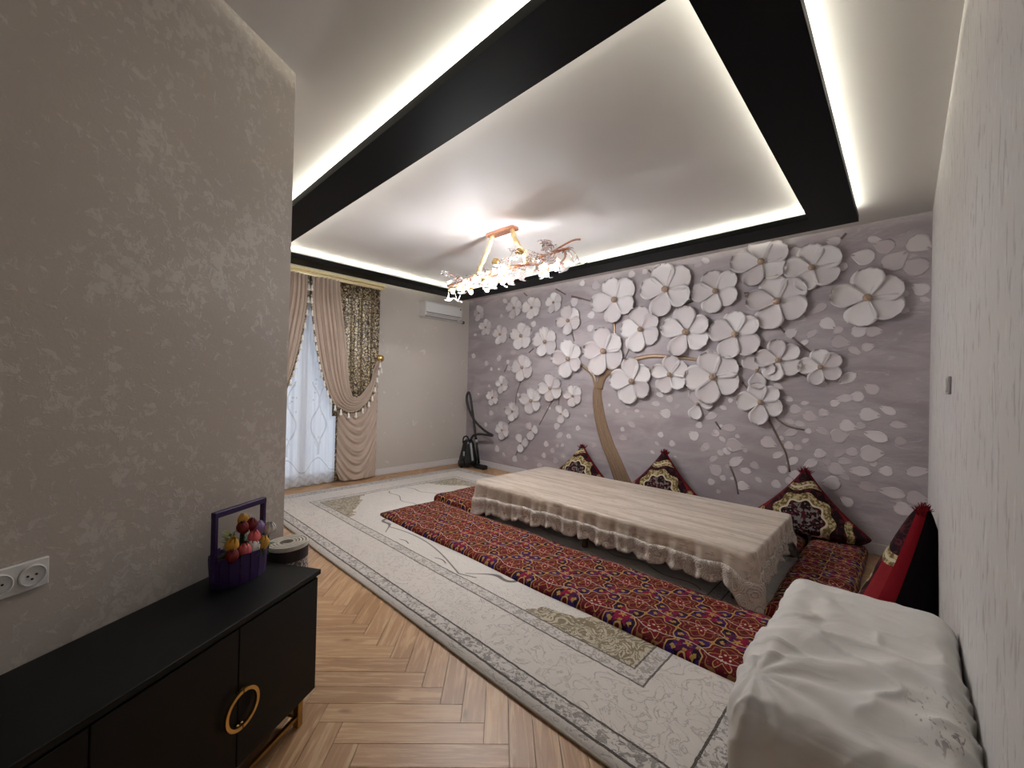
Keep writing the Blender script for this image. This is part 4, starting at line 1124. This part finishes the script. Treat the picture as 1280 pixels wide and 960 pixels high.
for (cn, col, x, y, z, lab) in TUL:
    if cn not in M: M[cn] = simple(cn.replace(' ', '_')+'_tulip', col, .45, var=.2)
    p = wb + RZ @ Vector((x, SGN*y, .06))
    t = thing('tulip', lab, 'tulip', p, random.uniform(0, 6), 'tulips in the purple basket')
    V, F = tulip_bloom(col)
    hb = z-.06-.026
    o = mesh('bloom', V, F, M[cn], t, True, (0, 0, hb)); o.rotation_euler = (random.uniform(-.3, .3), random.uniform(-.3, .3), 0)
    tube('stem', [(0, 0, 0), (.002, 0, hb*.5), (0, 0, hb+.004)], .0032, M['leaf'], t, 6)
    a = random.uniform(0, 6)
    def fleaf(u, v, a=a): 
        w = .010*math.sin(PI*(.1+.85*v)); r = .008+.022*v*v
        return (math.cos(a)*r-math.sin(a)*w*(u*2-1), math.sin(a)*r+math.cos(a)*w*(u*2-1), .005+v*max(.05, hb*.95))
    grid('leaf', 2, 6, fleaf, M['leaf'], t)
p = wb + RZ @ Vector((.045, SGN*.0, .09))
sp = thing('leaf_sprig', 'lime green leafy sprig among the tulips in the basket', 'sprig', p)
rs = random.Random(4); V, F = [], []
tube('stem', [(0, 0, 0), (0, .002, .06), (.004, 0, .11)], .003, M['lime'], sp, 5)
for k in range(46):
    h0 = rs.uniform(.0, .11); a = rs.uniform(0, 6.28); L = rs.uniform(.025, .05); b0 = len(V)
    d = Vector((math.cos(a), math.sin(a), rs.uniform(-.1, .8))).normalized(); s = Vector((-math.sin(a), math.cos(a), 0))*.006
    c = Vector((0, 0, h0)); V += [c, c+d*L*.5+s, c+d*L, c+d*L*.5-s]; F.append((b0, b0+1, b0+2, b0+3))
o = mesh('foliage', V, F, M['lime'], sp)
# dark green leaves spilling over the rim
p = wb + RZ @ Vector((-.02, SGN*.02, .085))
sp2 = thing('leaf_spray', 'dark green leaf spray spreading over the rim of the purple basket', 'leaves', p); V, F = [], []
for k in range(70):
    a = rs.uniform(0, 6.28); L = rs.uniform(.03, .06); r = rs.uniform(.0, .09); b0 = len(V)
    c = Vector((math.cos(a)*r, math.sin(a)*r*.6, rs.uniform(0, .07))); d = Vector((math.cos(a), math.sin(a), rs.uniform(-.3, .6))).normalized(); s = Vector((-math.sin(a), math.cos(a), .2))*.007
    V += [c, c+d*L*.5+s, c+d*L, c+d*L*.5-s]; F.append((b0, b0+1, b0+2, b0+3))
o = mesh('foliage', V, F, M['leaf'], sp2); sp2.rotation_euler = (0, 0, WROT)

# ------------------------------------------------------------------ wall sockets and switch
so = wall_thing('power_socket', 'white double power socket on the plaster wall above the sideboard', 'socket', .958, .0, .905)
# plate runs from t=.958 towards the camera
box('plate', (.076, SGN*.006, 0), (.152, .012, .086), M['white_plastic'], so, .003)
for k in range(2):
    V, F = lathe_data([(.0315, 0), (.0315, .006), (.0285, .008), (.0265, .0015), (.004, .001)], 24)
    V = [Vector((v.x, SGN*(.012+v.z), v.y)) for v in V]
    ins = mesh('socket_insert', V, F, M['white_plastic'], so, False, (.040+.072*k, 0, 0))
    for hx_, hz_ in ((-.0095, 0), (.0095, 0), (0, -.011)):
        V, F = lathe_data([(.0032, 0), (.0032, .002)], 10); V = [Vector((v.x, SGN*(.0125+v.z), v.y)) for v in V]
        mesh('pin_hole', V, F, M['dark'], ins, False, (hx_, 0, hz_))
sw = thing('light_switch', 'grey double light switch plate on the streaked wall', 'switch', (XR, 2.92, 1.555))
box('plate', (-.006, 0, 0), (.012, .155, .086), M['grey_plastic'], sw, .003)
for s in (-1, 1): box('rocker', (-.015, s*.036, 0), (.008, .062, .06), M['white_plastic'], sw, .002)

# ------------------------------------------------------------------ vacuum cleaner in the far corner
M['vac_black'] = simple('vacuum_black', (.008, .008, .009), .22, var=.3); M['vac_silver'] = simple('vacuum_silver', (.45, .46, .47), .3, .6)
M['vac_hose'] = simple('vacuum_hose', (.018, .016, .017), .5)
vc = thing('vacuum_cleaner', 'black canister vacuum cleaner standing upright with looped hose in the corner', 'vacuum cleaner', (-5.78, 4.92, 0))
def fv(p, d):
    k = p.z/.50+.5
    s = lerp(1.12, .62, sstep(k))
    return Vector((p.x*(s-1), p.y*(s-1), 0))
rbox('body', (.28, .30, .50), .10, 12, M['vac_black'], vc, (0, 0, .262), fv)
for s in (-1, 1):
    o = lathe('wheel', [(.005, -.014), (.075, -.014), (.085, 0), (.075, .014), (.005, .014)], M['vac_black'], vc, 18, (0, s*.165, .09)); o.rotation_euler = (PI/2, 0, 0)
tube('carry_handle', spline([(-.06, -.08, .44), (-.06, -.07, .54), (-.05, .0, .56), (-.04, .05, .48)], 5), .014, M['vac_black'], vc)
o = box('trim_strip', (.128, -.03, .30), (.03, .04, .32), M['vac_silver'], vc, .006); o.rotation_euler = (0, -.17, .2)
box('label_plate', (.06, -.155, .27), (.035, .016, .08), M['vac_silver'], vc, .003)
hose = spline([(.0, .04, .48), (.05, .07, .58), (.2, .1, .62), (.42, .12, .62), (.50, .12, .628), (.28, .12, .70), (.02, .11, .86), (-.15, .10, 1.1), (-.20, .10, 1.28), (-.15, .10, 1.37), (-.09, .10, 1.28), (-.02, .10, 1.0), (.04, .11, .7), (.08, .11, .5)], 8)
tube('hose', hose, [.021+.0025*(i % 2) for i in range(len(hose))], M['vac_hose'], vc, 10)
tube('wand', [(.08, .11, .54), (.13, .11, .30), (.19, .10, .08)], .022, M['vac_black'], vc, 10)
tube('wand_trim', [(.088, .11, .51), (.10, .11, .45)], .027, M['vac_silver'], vc, 10)
rbox('floor_head', (.30, .12, .08), .03, 8, M['vac_black'], vc, (.27, .06, .042))
